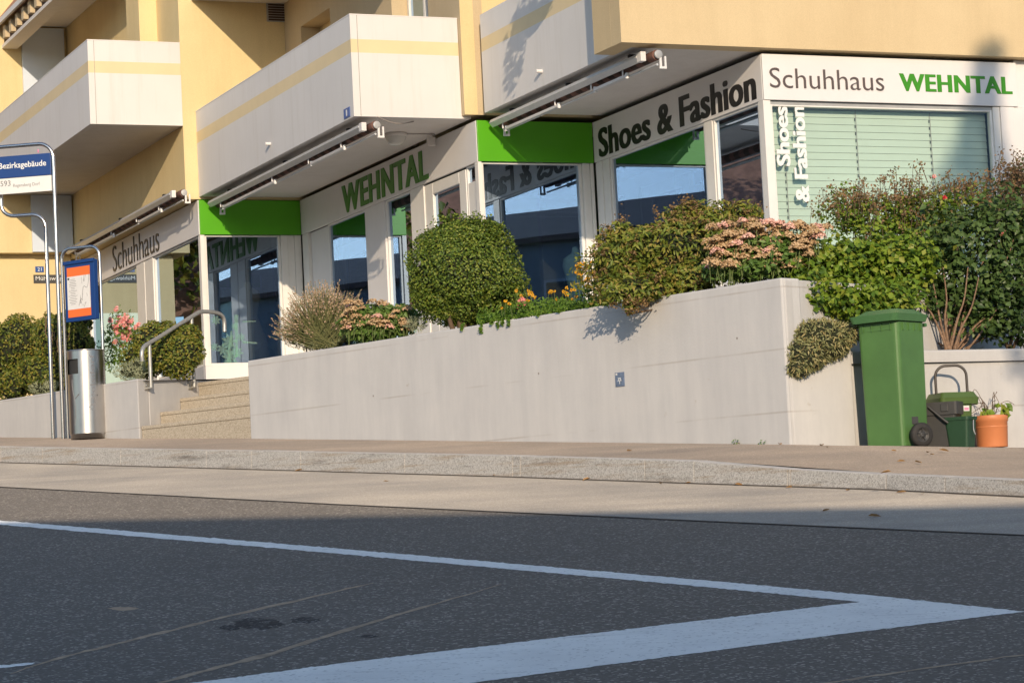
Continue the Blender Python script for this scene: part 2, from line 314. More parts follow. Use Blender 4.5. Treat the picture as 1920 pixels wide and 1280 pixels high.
def text(s, name, mt, o, xd, yd, width, height, depth=.012, offset=0., shear=0., parent=None, label=None, spacing=1., bold=0):
    cu = bpy.data.curves.new('t', 'FONT'); cu.body = s; cu.size = 1; cu.extrude = .02; cu.offset = offset; cu.shear = shear; cu.space_character = spacing; cu.resolution_u = 4
    to = bpy.data.objects.new('t', cu); COL.objects.link(to); dg = bpy.context.evaluated_depsgraph_get()
    me = bpy.data.meshes.new_from_object(to.evaluated_get(dg)); bpy.data.objects.remove(to)
    n = len(me.vertices); co = np.empty(n*3); me.vertices.foreach_get('co', co); co = co.reshape(-1, 3)
    mn, mx = co.min(0), co.max(0); co = (co-mn)/(mx-mn); xy = (mx-mn)[:2]
    xd, yd = np.array(xd, float), np.array(yd, float); zd = np.cross(xd, yd)
    W = np.array(o)[None]+co[:, :1]*xd*width+co[:, 1:2]*yd*height+(co[:, 2:]-.0)*zd*depth
    me.vertices.foreach_set('co', W.ravel()); me.materials.clear(); me.materials.append(M[mt]); me.update()
    me.name = name; ob = bpy.data.objects.new(name, me); COL.objects.link(ob)
    if parent is not None: ob.parent = parent
    if label: ob['label'] = label
    if bold:                              # heavier strokes: the same letters repeated a hair to each side, merged into the one mesh
        bm = bmesh.new(); bm.from_mesh(me); src = list(bm.verts)+list(bm.edges)+list(bm.faces)
        for dx, dz in ((-bold, -.0006), (bold, -.0012), (-bold*.5, -.0018), (bold*.5, -.0024)):
            r = bmesh.ops.duplicate(bm, geom=src); bmesh.ops.translate(bm, verts=[g for g in r['geom'] if isinstance(g, bmesh.types.BMVert)], vec=Vector(xd*dx+zd*dz))
        bm.to_mesh(me); bm.free()
    return ob
P3 = np.array([*PV, 0]); Q3 = np.array([*QV, 0]); Z3 = np.array([0, 0, 1.])
def leafmesh(name, c, n, L, W, mt, parent=None, fold=.25, roll=None):
    """many leaf-sized faces: centres c (k,3), facing n (k,3), lengths L, widths W"""
    k = len(c); c = np.asarray(c); n = np.asarray(n)/(np.linalg.norm(n, axis=1, keepdims=True)+1e-9)
    a = RNG.normal(size=(k, 3)) if roll is None else np.asarray(roll)+RNG.normal(size=(k, 3))*.15
    t = a-n*(a*n).sum(1, keepdims=True); t /= np.linalg.norm(t, axis=1, keepdims=True)+1e-9; b = np.cross(n, t)
    L = np.broadcast_to(L, (k,))[:, None]*RNG.uniform(.7, 1.3, (k, 1)); W = np.broadcast_to(W, (k,))[:, None]*RNG.uniform(.7, 1.3, (k, 1))
    V = np.stack([c-t*L*.5, c-t*L*.12+b*W*.5+n*W*fold, c+t*L*.5, c-t*L*.12-b*W*.5+n*W*fold], 1).reshape(-1, 3)
    i = np.arange(k)*4; Fc = np.stack([i, i+1, i+2, i, i+2, i+3], 1).reshape(-1, 3)
    return rawmesh(name, V, Fc, mt, parent)
def rawmesh(name, V, Fc, mt, parent=None):
    me = bpy.data.meshes.new(name); k = Fc.shape[1]; me.vertices.add(len(V)); me.vertices.foreach_set('co', np.ascontiguousarray(V, dtype=np.float32).ravel())
    me.loops.add(Fc.size); me.loops.foreach_set('vertex_index', Fc.astype(np.int32).ravel())
    me.polygons.add(len(Fc)); me.polygons.foreach_set('loop_start', np.arange(len(Fc), dtype=np.int32)*k); me.polygons.foreach_set('loop_total', np.full(len(Fc), k, dtype=np.int32))
    me.materials.append(M[mt]); me.update(calc_edges=True); me.validate()
    o = bpy.data.objects.new(name, me); COL.objects.link(o)
    if parent is not None: o.parent = parent
    return o
def sphere_dirs(k): d = RNG.normal(size=(k, 3)); return d/np.linalg.norm(d, axis=1, keepdims=True)
def lump(d, seed, amp):                 # low-frequency bumps over directions
    r = np.random.default_rng(seed); s = np.zeros(len(d))
    for _ in range(7): v = r.normal(size=3); s += np.sin(d@v*2.6+r.uniform(0, 6))
    f = np.zeros(len(d))
    for _ in range(9): v = r.normal(size=3); f += np.sin(d@v*8+r.uniform(0, 6))
    return 1+amp*s/7*1.6+amp*.5*f/9*1.6
def blobs_px(lst, Y, depth=.8):
    """ellipsoids given as photo boxes (cx, cy, rx, ry[, dY]) standing at distance Y"""
    out = []
    for b in lst:
        cx, cy, rx, ry = b[:4]; y = Y+(b[4] if len(b) > 4 else 0); s = y/F
        out.append((atY(cx, cy, y), np.array([rx*s, depth*.5*(rx+ry)*s, ry*s])))
    return out
def sample(bl, k, inner=.55, seed=1, amp=.12, zmin=None):
    vol = np.array([np.prod(r)**.67 for _, r in bl]); cnt = (k*vol/vol.sum()).astype(int); C, N = [], []
    for i, ((c, r), m) in enumerate(zip(bl, cnt)):
        d = sphere_dirs(m); rad = RNG.uniform(inner, 1, m)**.5*lump(d, seed+i, amp)
        C.append(c+d*r*rad[:, None]); N.append(d/r)
    C, N = np.concatenate(C), np.concatenate(N); N /= np.linalg.norm(N, axis=1, keepdims=True)
    if zmin is not None:
        keep = C[:, 2] > (zmin(C) if callable(zmin) else zmin); C, N = C[keep], N[keep]
    return C, N
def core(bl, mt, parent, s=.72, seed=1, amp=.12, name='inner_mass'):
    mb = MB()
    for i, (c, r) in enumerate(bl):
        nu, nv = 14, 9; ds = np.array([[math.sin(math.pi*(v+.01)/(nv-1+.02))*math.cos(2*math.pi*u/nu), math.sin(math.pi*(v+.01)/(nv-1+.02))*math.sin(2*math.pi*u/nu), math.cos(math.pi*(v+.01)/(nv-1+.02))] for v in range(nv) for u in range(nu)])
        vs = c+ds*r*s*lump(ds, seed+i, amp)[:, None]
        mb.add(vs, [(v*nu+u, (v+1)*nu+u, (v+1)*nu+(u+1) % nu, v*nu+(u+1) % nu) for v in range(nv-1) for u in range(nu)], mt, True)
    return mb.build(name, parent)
# ================================================================== SETTING
def sheet(name, vs, fs, mt, kind='structure'):
    mb = MB(); mb.add(vs, fs, mt); return tag(mb.build(name), kind=kind)
def road_z(x, y): return SL*max(-40, min(45, y))
ys = [-1500, -40, 45, 1500]; xs = [-1500, -60, 60, 1500]
sheet('ground', [(x, y, road_z(x, y)-.9) for y in ys for x in xs], [(j*4+i, j*4+i+1, (j+1)*4+i+1, (j+1)*4+i) for j in range(3) for i in range(3)], 'ground')
KPX = [(0, 866), (470, 879), (960, 893), (1300, 905), (1480, 911), (1660, 917), (1920, 930)]
KH = [.162, .167, .166, .159, .118, .10, .10]
K = [gnd(*q) for q in KPX]
dl = K[0]-K[1]; dr = K[-1]-K[-2]
K = [K[0]+dl*7, K[0]+dl*2] + K + [K[-1]+dr*2.5, K[-1]+dr*7]; KH = [.162, .162]+KH+[.1, .1]
K2 = [k[:2] for k in K]
seam = [gnd(*q)[:2] for q in ((0, 912), (640, 945), (1280, 974), (1920, 1002))]
seam = [seam[0]+(seam[0]-seam[1])*4] + seam + [seam[-1]+(seam[-1]-seam[-2])*6]
def strip(name, a, b, off, mt):
    vs = [(x, y, SL*y+off) for x, y in a]+[(x, y, SL*y+off) for x, y in b]
    mb = MB(); na = len(a)
    # fan the two polylines together
    i = j = 0; fs = []
    while i < na-1 or j < len(b)-1:
        ta = i/(na-1); tb = j/(len(b)-1)
        if j == len(b)-1 or (i < na-1 and ta <= tb): fs.append((i, i+1, na+j)); i += 1
        else: fs.append((na+j, i, na+j+1)); j += 1
    fs = [f if np.cross(np.array(vs[f[1]])-np.array(vs[f[0]]), np.array(vs[f[2]])-np.array(vs[f[0]]))[2] > 0 else f[::-1] for f in fs]
    mb.add(vs, fs, mt); return tag(mb.build(name), kind='structure')
strip('road_edge_strip', seam, [k-np.array([.012, .012]) for k in K2], -.002, 'strip')
far = [p-np.array([.75, .66])*45 for p in seam]
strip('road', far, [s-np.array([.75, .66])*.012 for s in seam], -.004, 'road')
strip('gutter', [k-np.array([.045, .035]) for k in K2], [k+np.array([.01, .01]) for k in K2], .0012, 'gutter')
strip('road_joint', [q-np.array([.020, .017]) for q in seam], [q+np.array([.006, .005]) for q in seam], .0008, 'joint')
# kerb stones
nin = np.array([.76, .65])
def poly_at(P, t):
    t = max(0, min(len(P)-1.0001, t)); i = int(t); f = t-i; return P[i]*(1-f)+P[i+1]*f
mb = MB(); Kd = [np.array([*k2, SL*k2[1], h]) for k2, h in zip(K2, KH)]
ln = [0]
for a, b in zip(Kd, Kd[1:]): ln.append(ln[-1]+np.linalg.norm((b-a)[:2]))
def kerb_s(s):
    i = max(i for i in range(len(ln)-1) if ln[i] <= s+1e-9); f = (s-ln[i])/(ln[i+1]-ln[i]); return Kd[i]*(1-f)+Kd[i+1]*f
cuts = sorted(set(list(np.arange(0, ln[-1], 1.5))+ln))
cuts = [c for i, c in enumerate(cuts) if i == 0 or c-cuts[i-1] > 1e-4]
for a, b in zip(cuts, cuts[1:]):
    g = .0022 if b-a > .02 else 0; A_, B_ = kerb_s(a+g), kerb_s(min(b-g, ln[-1]-1e-6)); jz = random.uniform(-.002, .002)
    c = []
    for zz, io in ((-.1, 0), (None, .02)):
        for e, d in ((A_, io), (B_, io), (B_, .17), (A_, .17)):
            xy = e[:2]+nin*d; z = e[2]-.1 if zz is not None else e[2]+e[3]+jz+(.004 if d > .1 else 0)
            c.append((xy[0], xy[1], z))
    mb.box8(c, 'kerb')
    k = mb.m('kerbtop'); mb.mi[-5] = k
kerb = tag(mb.build('kerb', bevel=.004), kind='structure')
# walls' footing line
Rw = np.array([2.193, 19.972]); Lw = np.array([-2.739, 25.614]); WD = (Lw-Rw)/np.linalg.norm(Lw-Rw); WIN = np.array([-WD[1], WD[0]])*-1
if WIN @ np.array([.753, .658]) < 0: WIN = -WIN
Kc = gnd(262, 822, .14); QW = lq(np.array([*Rw, 0])); pR = lp(np.array([*Rw, 0]))
b1 = onq(1605, 835.5, QW); b2 = onq(1890, 838.5, QW)
foot = [None, None, gnd(0, 822, .14), Kc, np.array([*Lw, 2.548]), np.array([*Rw, 2.017]), b1, b2, b2+(b2-b1)*3, b2+(b2-b1)*9]
foot[1] = foot[2]+(foot[2]-foot[3])*2.4; foot[0] = foot[2]+(foot[2]-foot[3])*9
kin = [np.array([*(k[:2]+nin*.168), k[2]+k[3]]) for k in Kd]
pair = [(kin[0], foot[0]), (kin[1], foot[1]), (kin[2], foot[2]), (kin[3]*.8+kin[2]*.2, foot[3]), (kin[3]*.75+kin[4]*.25, foot[4]), (kin[4]*.95+kin[5]*.05, foot[4]*.45+foot[5]*.55), (kin[5], foot[5]), (kin[7], foot[6]), (kin[8], foot[7]), (kin[9], foot[8]), (kin[10], foot[9])]
vs = []; fs = []
for i, (a, b) in enumerate(pair):
    for t in (0, .33, .66, 1., 1.22):
        v = a+(b-a)*t
        if i >= 6 and t == .66: v[2] = b[2]-.034*np.linalg.norm((b-a)[:2])*.34
        if i >= 6 and t == .33: v[2] = (a[2]+b[2]-.034*np.linalg.norm((b-a)[:2])*.34)/2
        if i >= 6 and t > 1: v[2] = b[2]+.01
        vs.append(v)
for i in range(len(pair)-1):
    for j in range(4): fs.append((i*5+j, (i+1)*5+j, (i+1)*5+j+1, i*5+j+1))
pav = sheet('pavement', vs, fs, 'pave')
BV = BVHTree.FromPolygons([tuple(v) for v in vs], fs)
def pave(x, y):
    d = Vector(ray(x, y)); h = BV.ray_cast(Vector(CAM), d.normalized()); return np.array(h[0]) if h[0] is not None else gnd(x, y, .14)
def pave_z(x, y):
    h = BV.ray_cast(Vector((x, y, 20)), Vector((0, 0, -1))); return h[0].z if h[0] is not None else SL*y+.14
# painted and worn markings
def marking(name, px, mt, off=-.0022, extra=None):
    if mt == 'white_line':                 # worn, slightly ragged edges
        q_ = []
        for a, b in zip(px, px[1:]+px[:1]):
            L_ = math.hypot(b[0]-a[0], b[1]-a[1]); n_ = max(1, int(L_/7)); nx, ny = -(b[1]-a[1])/L_, (b[0]-a[0])/L_
            for k in range(n_): j_ = random.gauss(0, .35) if k else 0; q_.append((a[0]+(b[0]-a[0])*k/n_+nx*j_, a[1]+(b[1]-a[1])*k/n_+ny*j_))
        px = q_
    pts = [gnd(*q, off) for q in px]; mb = MB(); mb.add(pts, [tuple(range(len(pts)))], mt); o = tag(mb.build(name), kind='structure')
    if o.data.polygons[0].normal.z < 0: o.data.flip_normals()
    return o
marking('road_marking', [(-300, 950.5), (0, 975), (640, 1028), (1280, 1083.5), (1633, 1115), (1922, 1145.5), (1600, 1185), (1280, 1226.5), (870, 1281), (300, 1355), (-90, 1330), (370, 1278), (640, 1242.3), (1280, 1166.3), (1612, 1127.5), (1280, 1095.5), (640, 1037.7), (0, 983), (-300, 957)], 'white_line')
marking('road_marking', [(-120, 1249), (10, 1245.5), (66, 1241), (60, 1244.5), (8, 1251), (-120, 1257)], 'white_line')
def scrape(pts, wds):
    up, dn = [], []
    for i, ((x, y), wd) in enumerate(zip(pts, wds)):
        up.append((x, y-wd*random.uniform(.4, .6))); dn.append((x, y+wd*random.uniform(.4, .6)))
    return up+dn[::-1]
def dense(pts, n):
    out = []
    for i in range(n):
        t = i/(n-1)*(len(pts)-1); k = min(int(t), len(pts)-2); f = t-k; out.append((pts[k][0]*(1-f)+pts[k+1][0]*f, pts[k][1]*(1-f)+pts[k+1][1]*f+random.uniform(-.8, .8)))
    return out
for pts, a in (([(20, 1262), (67, 1245), (200, 1210), (313, 1183), (433, 1153), (633, 1107), (700, 1092)], 3.6), ([(240, 1296), (293, 1281), (400, 1252), (500, 1227), (640, 1183), (740, 1153), (940, 1095)], 5), ([(1480, 1294), (1547, 1280), (1663, 1262), (1913, 1227), (2000, 1215)], 2.6)):
    d = dense(pts, 40); marking('worn_marking', scrape(d, [max(.7, 1.35*a*math.sin(math.pi*(i+.5)/40)**.6*random.uniform(.5, 1.25)) for i in range(40)]), 'tan_line', -.0028)
for cx, cy, rx, ry in ((485, 1168, 52, 11), (572, 1162, 32, 6), (430, 1176, 22, 5), (232, 1140, 30, 4), (690, 1192, 20, 3)):
    pts = [(cx+rx*math.cos(t)*random.uniform(.7, 1.1), cy+ry*math.sin(t)*random.uniform(.7, 1.1)) for t in np.linspace(0, 2*math.pi, 26)[:-1]]
    marking('oil_stain', pts, 'oil' if cx != 232 else 'tan_line', -.0032)
# ------------------------------------------------------------------ walls and steps
ZT = 3.352
def wall_prism(mb, a, b, th, zb, zt, mt, inn):
    a, b = np.array(a), np.array(b); i = np.array(inn)*th; poly = [a, b, b+i, a+i]
    zb = [zb[0], zb[1], zb[1], zb[0]]; zt = [zt[0], zt[1], zt[1], zt[0]]
    ar = sum(poly[k][0]*poly[(k+1) % 4][1]-poly[(k+1) % 4][0]*poly[k][1] for k in range(4))
    if ar < 0: poly, zb, zt = poly[::-1], zb[::-1], zt[::-1]
    mb.prism(poly, zb, zt, mt)
mb = MB(); wall_prism(mb, Rw, Lw, .22, (1.7, 2.2), (ZT+.012, ZT), 'wall', WIN)
wall_prism(mb, Lw+WIN*.225-WD*.0, Lw+WIN*2.2, .2, (2.2, 2.4), (ZT-.003, ZT+.1), 'wall', -WD)
rw = mb.build('retaining_wall', bevel=.014)
tag(rw, 'long pale concrete retaining wall below the flower bed, with a small blue plaque', 'wall')
d45 = np.array([math.cos(math.radians(45)), math.sin(math.radians(45))])
mb = MB(); wall_prism(mb, Rw+d45*.02+np.array([.012, .0]), Rw+d45*9, .2, (2.2, 2.2), (ZT, ZT), 'wall2', (-d45[1], d45[0]))
tag(mb.build('garden_wall', bevel=.012), 'grey concrete wall set back behind the rose bushes and wheelie bin', 'wall')
pR = lp(np.array([*Rw, 0])); PIER = lp(onq(1603, 760, QW))
mb = MB(); mb.lbox(pR+.03, PIER, QW+.0, QW+.34, 1.7, 2.775, 'wall2'); mb.lbox(PIER+.003, 17.5, QW+.10, QW+.28, 1.6, 2.765, 'wall2')
tag(mb.build('planter_wall', bevel=.018), 'low grey concrete planter wall with a thicker pier, behind the wheelie bin and plant pot', 'wall')
# left wall with stair cheek
CD = np.array([.39, .92]); CD /= np.linalg.norm(CD); CN = np.array([CD[1], -CD[0]]); K0 = Kc[:2]
def onch(x, y, off=0.):                      # vertical plane of the stair cheek
    d = ray(x, y); o = K0+CN*off; t = ((o-CAM[:2])@CN)/(d[:2]@CN); return CAM+d*t
def onW(x, y, off=0.):                       # face of the long retaining wall
    d = ray(x, y); o = Rw-WIN*off; t = ((o-CAM[:2])@WIN)/(d[:2]@WIN); return CAM+d*t
def onw(x, y, off=0.):
    d = ray(x, y); o = K0-WIN*off; t = ((o-CAM[:2])@WIN)/(d[:2]@WIN); return CAM+d*t
zK = onw(262, 709)[2]; z0 = onw(0, 750); sl_ = (z0[2]-zK)/np.linalg.norm(z0[:2]-K0)
mt_ = .2/(CD@WIN); mb = MB(); pl_ = [K0, K0+CD*mt_, K0+WD*14+WIN*.2, K0+WD*14]; mb.prism(pl_, [2.3, 2.3, 2.9, 2.9], [zK, zK, zK+sl_*14, zK+sl_*14], 'wall2')
ce = onch(420, 712); wall_prism(mb, K0+CD*(mt_+.004), K0+CD*(np.linalg.norm(ce[:2]-K0)+.1), .2, (2.3, 2.3), (zK-.002, ce[2]), 'wall2', -CN)
tag(mb.build('low_wall', bevel=.014), 'low concrete wall left of the steps, carrying the bent tube handrail', 'wall')
mb = MB(); prev = 2.3
for i, q in enumerate(((265, 798), (300, 772), (337, 746), (371, 717))):
    SD = (Lw-K0)/np.linalg.norm(Lw-K0); a = onch(*q); ax = a[:2]+CN*.004; s = (ax-K0)@SD; b = ax+SD*(np.linalg.norm(Lw-K0)-.012-s); bk = WIN*(3.2-.3*i)
    mb.prism([ax, b, b+bk, ax+bk+CD*.3], 2.2, a[2]-.045, 'step'); o_ = -WIN*.005; mb.prism([ax+o_, b+o_, b+bk, ax+bk+CD*.3], a[2]-.044, a[2]-.006*random.random(), 'step')
tag(mb.build('stone_steps', bevel=.008), 'four tan washed concrete steps between the low wall and the long retaining wall', 'steps')
# beds and terrace
fbA = [pw(18, 20.75, 3.27), pw(pR+.12, QW+.15, 3.27), (*(Lw+WIN*.1), 3.27)]; fbB = [pw(18, 21.9, 3.30), (*(Rw+WIN*1.25+WD*.5), 3.30), (*(Lw+WIN*1.25), 3.30)]
sheet('flower_bed', fbA+fbB, [(0, 3, 4, 1), (1, 4, 5, 2)], 'soil')
fc0 = [np.array(v)-Z3*.02 for v in fbB]
sheet('forecourt', fc0+[pw(18, 22.65, 3.74), pw(12.92, 22.65, 3.74), pw(12.92, 26.85, 3.74), pw(11.4, 26.85, 3.74), pw(11.4, 33.4, 3.74), pw(9.98, 33.4, 3.74)], [(0, 3, 4), (0, 4, 1), (1, 4, 5), (1, 5, 6), (1, 6, 2), (2, 6, 7), (2, 7, 8)], 'paving')  # unseen paving behind the plants, made pale to bounce light onto the soffits
sheet('planter_soil', [pw(pR+.1, QW+.05, 2.66), pw(18, QW+.12, 2.66), pw(18, QW+3.2, 2.69)], [(0, 1, 2)], 'soil')
sheet('terrace', [(*(K0+WIN*.1), 3.30), (*(K0+WD*14+WIN*.1), zK+sl_*14-.06), pw(7.5, 46, 4.4), pw(9.9, 40.2, 3.9), pw(9.9, 33.5, 3.72), (*(K0+CD*4), 3.5)], [(0, 5, 4, 3, 2, 1)], 'soil')
# ================================================================== BUILDING
B = thing('shop_building', 'yellow and white terraced building with stepped shop fronts and balconies', 'building')
ZF0, ZF1, ZFL = 5.862, 6.352, 3.80
mb = MB()
mb.lbox(9.775, 20, 33.47, 47, 6.365, 14, 'yellow')
mb.lbox(11.62, 20, 26.96, 33.46, 6.43, 14, 'yellow')
for q0, q1, z0_, z1_ in ((26.95, 27.96, 6.43, 14), (29.19, 31.52, 6.43, 14), (32.75, 33.465, 6.43, 14), (27.96, 29.19, 8.95, 14), (31.52, 32.75, 8.72, 14), (31.52, 32.75, 6.43, 7.4)):
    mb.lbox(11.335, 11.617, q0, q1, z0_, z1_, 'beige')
mb.lbox(11.33, 11.50, 26.945, 26.949, 6.43, 14, 'yellow')
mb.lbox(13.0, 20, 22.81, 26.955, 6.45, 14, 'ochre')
a0, a1 = lp(onq(261, 40, 34.6)), lp(onq(303, 40, 34.6)); mb.lbox(a0, a1, 34.6, 35.3, 7.42, 14, 'yellow')
mb.lbox(8.27, 9.77, 40.1, 50, 6.45, 14, 'yellow'); mb.lbox(8.50, 9.77, 40.32, 50, 3, 6.447, 'yellow')
mb.lbox(19.6, 20.2, 22.8, 47, 3, 6.36, 'beige')
mb.build('wall', B)
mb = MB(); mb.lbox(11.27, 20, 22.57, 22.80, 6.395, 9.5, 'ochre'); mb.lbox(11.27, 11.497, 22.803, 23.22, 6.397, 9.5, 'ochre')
mb.build('parapet_beam', B)
mb = MB(); mb.lbox(8.95, 9.77, 33.9, 40.09, 10.2, 10.5, 'soffit'); mb.build('upper_slab', B)
def each(name, par, boxes, bevel=0):
    for *b, mt in boxes: m_ = MB(); m_.lbox(*b, mt); m_.build(name, par, bevel=bevel)
# floor, inside walls
mb = MB()
mb.lbox(9.97, 20, 33.5, 47, 3.3, ZFL, 'interior'); mb.lbox(11.47, 20, 26.93, 33.49, 3.3, ZFL, 'interior'); mb.lbox(12.99, 20, 22.73, 26.92, 3.3, ZFL, 'interior')
mb.build('shop_floor', B)
mb = MB(); mb.lbox(12.4, 12.5, 34.4, 46, ZFL, 6.3, 'interior2'); mb.lbox(11.6, 12.4, 35.2, 35.3, ZFL, 6.3, 'interior'); mb.lbox(13.6, 13.7, 28.2, 34.3, ZFL, 6.3, 'interior2'); mb.lbox(13.0, 19.5, 28.6, 28.7, ZFL, 6.3, 'interior'); mb.lbox(14.9, 15.0, 23.9, 28.5, ZFL, 6.3, 'interior')
mb.lbox(9.99, 19.5, 33.6, 46, 6.05, 6.2, 'interior'); mb.lbox(11.5, 19.5, 27, 33.55, 6.05, 6.2, 'interior'); mb.lbox(13.02, 19.5, 22.86, 26.95, 6.05, 6.2, 'interior')
mb.build('interior_wall', B)
# balconies: slab, then parapet with its cream stripe
def balcony(p0, p1, q0, q1, zb, zt, s0, s1, mode, pend=None):
    mb = MB(); mb.lbox(p0+.012, pend or p1, q0+.012, q1, zb, zb+.2, 'soffit'); bal = mb.build('balcony', B)
    mb = MB(); t = .09
    for za, zc, mt in ((zb-.004, s0, 'parapet'), (s0, s1, 'stripe'), (s1, zt, 'parapet')):
        mb.lbox(p0, p0+t, q0 if mode != 'side' else q0, q1-.001, za, zc, mt)
        if mode == 'full': mb.lbox(p0+t, p1-.001, q0, q0+t, za, zc, mt)
    if mode == 'full': mb.lbox(p0+.085, p0+.091, q0-.0015, q0+.01, zb, zt, 'seam'); mb.lbox(p0-.004, p1, q0-.004, q0+t, zt, zt+.012, 'white'); mb.lbox(p0-.004, p0+t, q0+t, q1, zt, zt+.012, 'white')
    mb.build('parapet', bal); return bal
b2_ = balcony(9.966, 11.33, 27.04, 33.462, 6.40, 7.60, 7.153, 7.312, 'full', 11.452)
b3_ = balcony(11.50, 13.0, 22.81, 26.745, 6.42, 7.59, 7.143, 7.302, 'side', 13.4)
b4_ = balcony(9.966, 11.33, 27.04, 33.462, 9.20, 10.4, 9.95, 10.11, 'full', 11.452)
b1_ = balcony(8.45, 9.772, 33.46, 40.09, 7.405, 8.575, 8.12, 8.285, 'full')
mb = MB(); mb.lbox(11.6, 20, 22.8, 22.9, 6.41, 6.44, 'soffit'); mb.build('soffit_strip', B)
for p, (x, y) in ((9.966, (507, 270)), (11.5, (1016, 134))):      # drain spouts on the parapets
    c = onp(x, y, p); mb = MB(); mb.tube([c+P3*.02, c-P3*.07], .022, 'white'); mb.build('drain_spout', b2_ if p < 10 else b3_)
# privacy screens at the balcony ends
each('privacy_screen', B, [(9.08, 9.75, 40.04, 40.09, 6.46, 7.395, 'screen'), (9.02, 9.72, 40.03, 40.09, 8.59, 10.17, 'screen')])
# fascia boards of the shop front
def sign(name, label, box, mt, cat='shop sign'):
    mb = MB(); mb.lbox(*box, ZF0, ZF1, mt); o = thing(name, label, cat); mb.build('board', o, bevel=.004); return o
fa = sign('shop_sign', 'white fascia sign at the far left reading Schuhhaus in thin black letters', (9.945, 9.985, 33.475, 40.05), 'white')
f1 = sign('fascia_panel', 'plain bright green fascia panel above the far left display window', (9.955, 11.445, 33.445, 33.468), 'green', 'fascia')
fb = sign('shop_sign', 'white fascia sign under the middle balcony reading WEHNTAL in green letters', (11.445, 11.485, 26.905, 33.44), 'white')
f2 = sign('fascia_panel', 'plain bright green fascia panel above the window behind the round box bush', (11.45, 12.962, 26.875, 26.90), 'green', 'fascia')
fc = sign('shop_sign', 'white fascia sign reading Shoes & Fashion in heavy black letters', (12.965, 13.005, 22.705, 26.87), 'white')
fd = sign('shop_sign', 'white corner fascia sign reading Schuhhaus WEHNTAL above the blinds', (12.966, 16.18, 22.675, 22.70), 'white')
def qtext(s, mt, p, qa, qb, z0_, z1_, par, **k): return text(s, 'lettering', mt, pw(p, qa, z0_), -Q3, Z3, qa-qb, z1_-z0_, parent=par, **k)
def ptext(s, mt, q, pa, pb, z0_, z1_, par, **k): return text(s, 'lettering', mt, pw(pa, q, z0_), P3, Z3, pb-pa, z1_-z0_, parent=par, **k)
qtext('Schuhhaus', 'black_letter', 9.945, 38.25, 35.53, 5.905, 6.31, fa, offset=-.012)
qtext('WEHNTAL', 'green_letter2', 11.445, 31.63, 28.49, 5.90, 6.283, fb, offset=.010, bold=.022, spacing=1.1)
qtext('Shoes & Fashion', 'black_letter', 12.965, 26.71, 22.85, 5.895, 6.245, fc, offset=.012, depth=.004, bold=.020, spacing=1.04)
ptext('Schuhhaus', 'brown_letter', 22.675, 13.045, 14.45, 5.992, 6.205, fd, offset=-.010, depth=.012)
ptext('WEHNTAL', 'green_letter', 22.675, 14.66, 16.10, 5.997, 6.19, fd, offset=.012, depth=.006, bold=.010, spacing=1.08)
# windows: frame bars, a glass pane, posts.  face 'P' runs along p at q=c, face 'Q' runs along q at p=c
def bar(mb, face, c, a, b, z0_, z1_, mt='frame', out=.0, inn=.09):
    if face == 'P': mb.lbox(a, b, c-out, c+inn, z0_, z1_, mt)
    else: mb.lbox(c-out, c+inn, a, b, z0_, z1_, mt)
def window(face, c, a, b, z0_, z1_, glass='glass', fw=.035, mt='frame'):
    mb = MB(); bar(mb, face, c, a, a+fw, z0_, z1_, mt, .0, .06); bar(mb, face, c, b-fw, b, z0_, z1_, mt, .0, .06)
    bar(mb, face, c, a+fw, b-fw, z0_, z0_+fw, mt, 0, .06); bar(mb, face, c, a+fw, b-fw, z1_-fw*.6, z1_, mt, 0, .06)
    wn = mb.build('window', B, bevel=.004); mb = MB(); g = c+.03
    if face == 'P': v = [pw(a+fw, g, z0_+fw), pw(b-fw, g, z0_+fw), pw(b-fw, g, z1_-fw*.6), pw(a+fw, g, z1_-fw*.6)]
    else: v = [pw(g, b-fw, z0_+fw), pw(g, a+fw, z0_+fw), pw(g, a+fw, z1_-fw*.6), pw(g, b-fw, z1_-fw*.6)]
    mb.add(v, [(0, 1, 2, 3)], glass); mb.build('pane', wn); return wn
ZB = 4.02; ZH = ZF0-.004
# far left face
window('Q', 9.975, 33.60, 35.97, ZB, ZH, 'glassq'); window('Q', 9.975, 36.96, 39.95, ZB, ZH, 'glassq')
mb = MB(); bar(mb, 'Q', 9.955, 39.96, 40.06, 3.5, ZH, 'frame', 0, .1); mb.build('window_post', B); mb = MB(); bar(mb, 'Q', 9.955, 33.56, 39.95, 3.5, ZB-.003, 'wall2', 0, .1); mb.build('window_sill', B)
mb = MB()
for k in range(4): bar(mb, 'Q', 9.955+.006*(k % 2), 35.98+k*.245, 35.98+k*.245+.235, ZB, ZH, 'frame', 0, .1)
mb.build('window_post', B, bevel=.004)
# display window under the first green panel
wn1 = window('P', 33.49, 10.02, 11.14, ZB, ZH)
mb = MB(); mb.lbox(9.955, 10.017, 33.46, 33.55, ZB, ZH, 'frame'); mb.build('corner_post', B)
mb = MB()
for k in range(3): mb.lbox(11.143+k*.102, 11.143+k*.102+.099, 33.47+.008*(k == 1), 33.55, 3.5, ZH, 'frame')
mb.build('cladding_panel', B, bevel=.003)
mb = MB(); mb.lbox(9.955, 11.14, 33.45, 33.6, 3.4, ZB-.003, 'white'); mb.build('plinth', B)
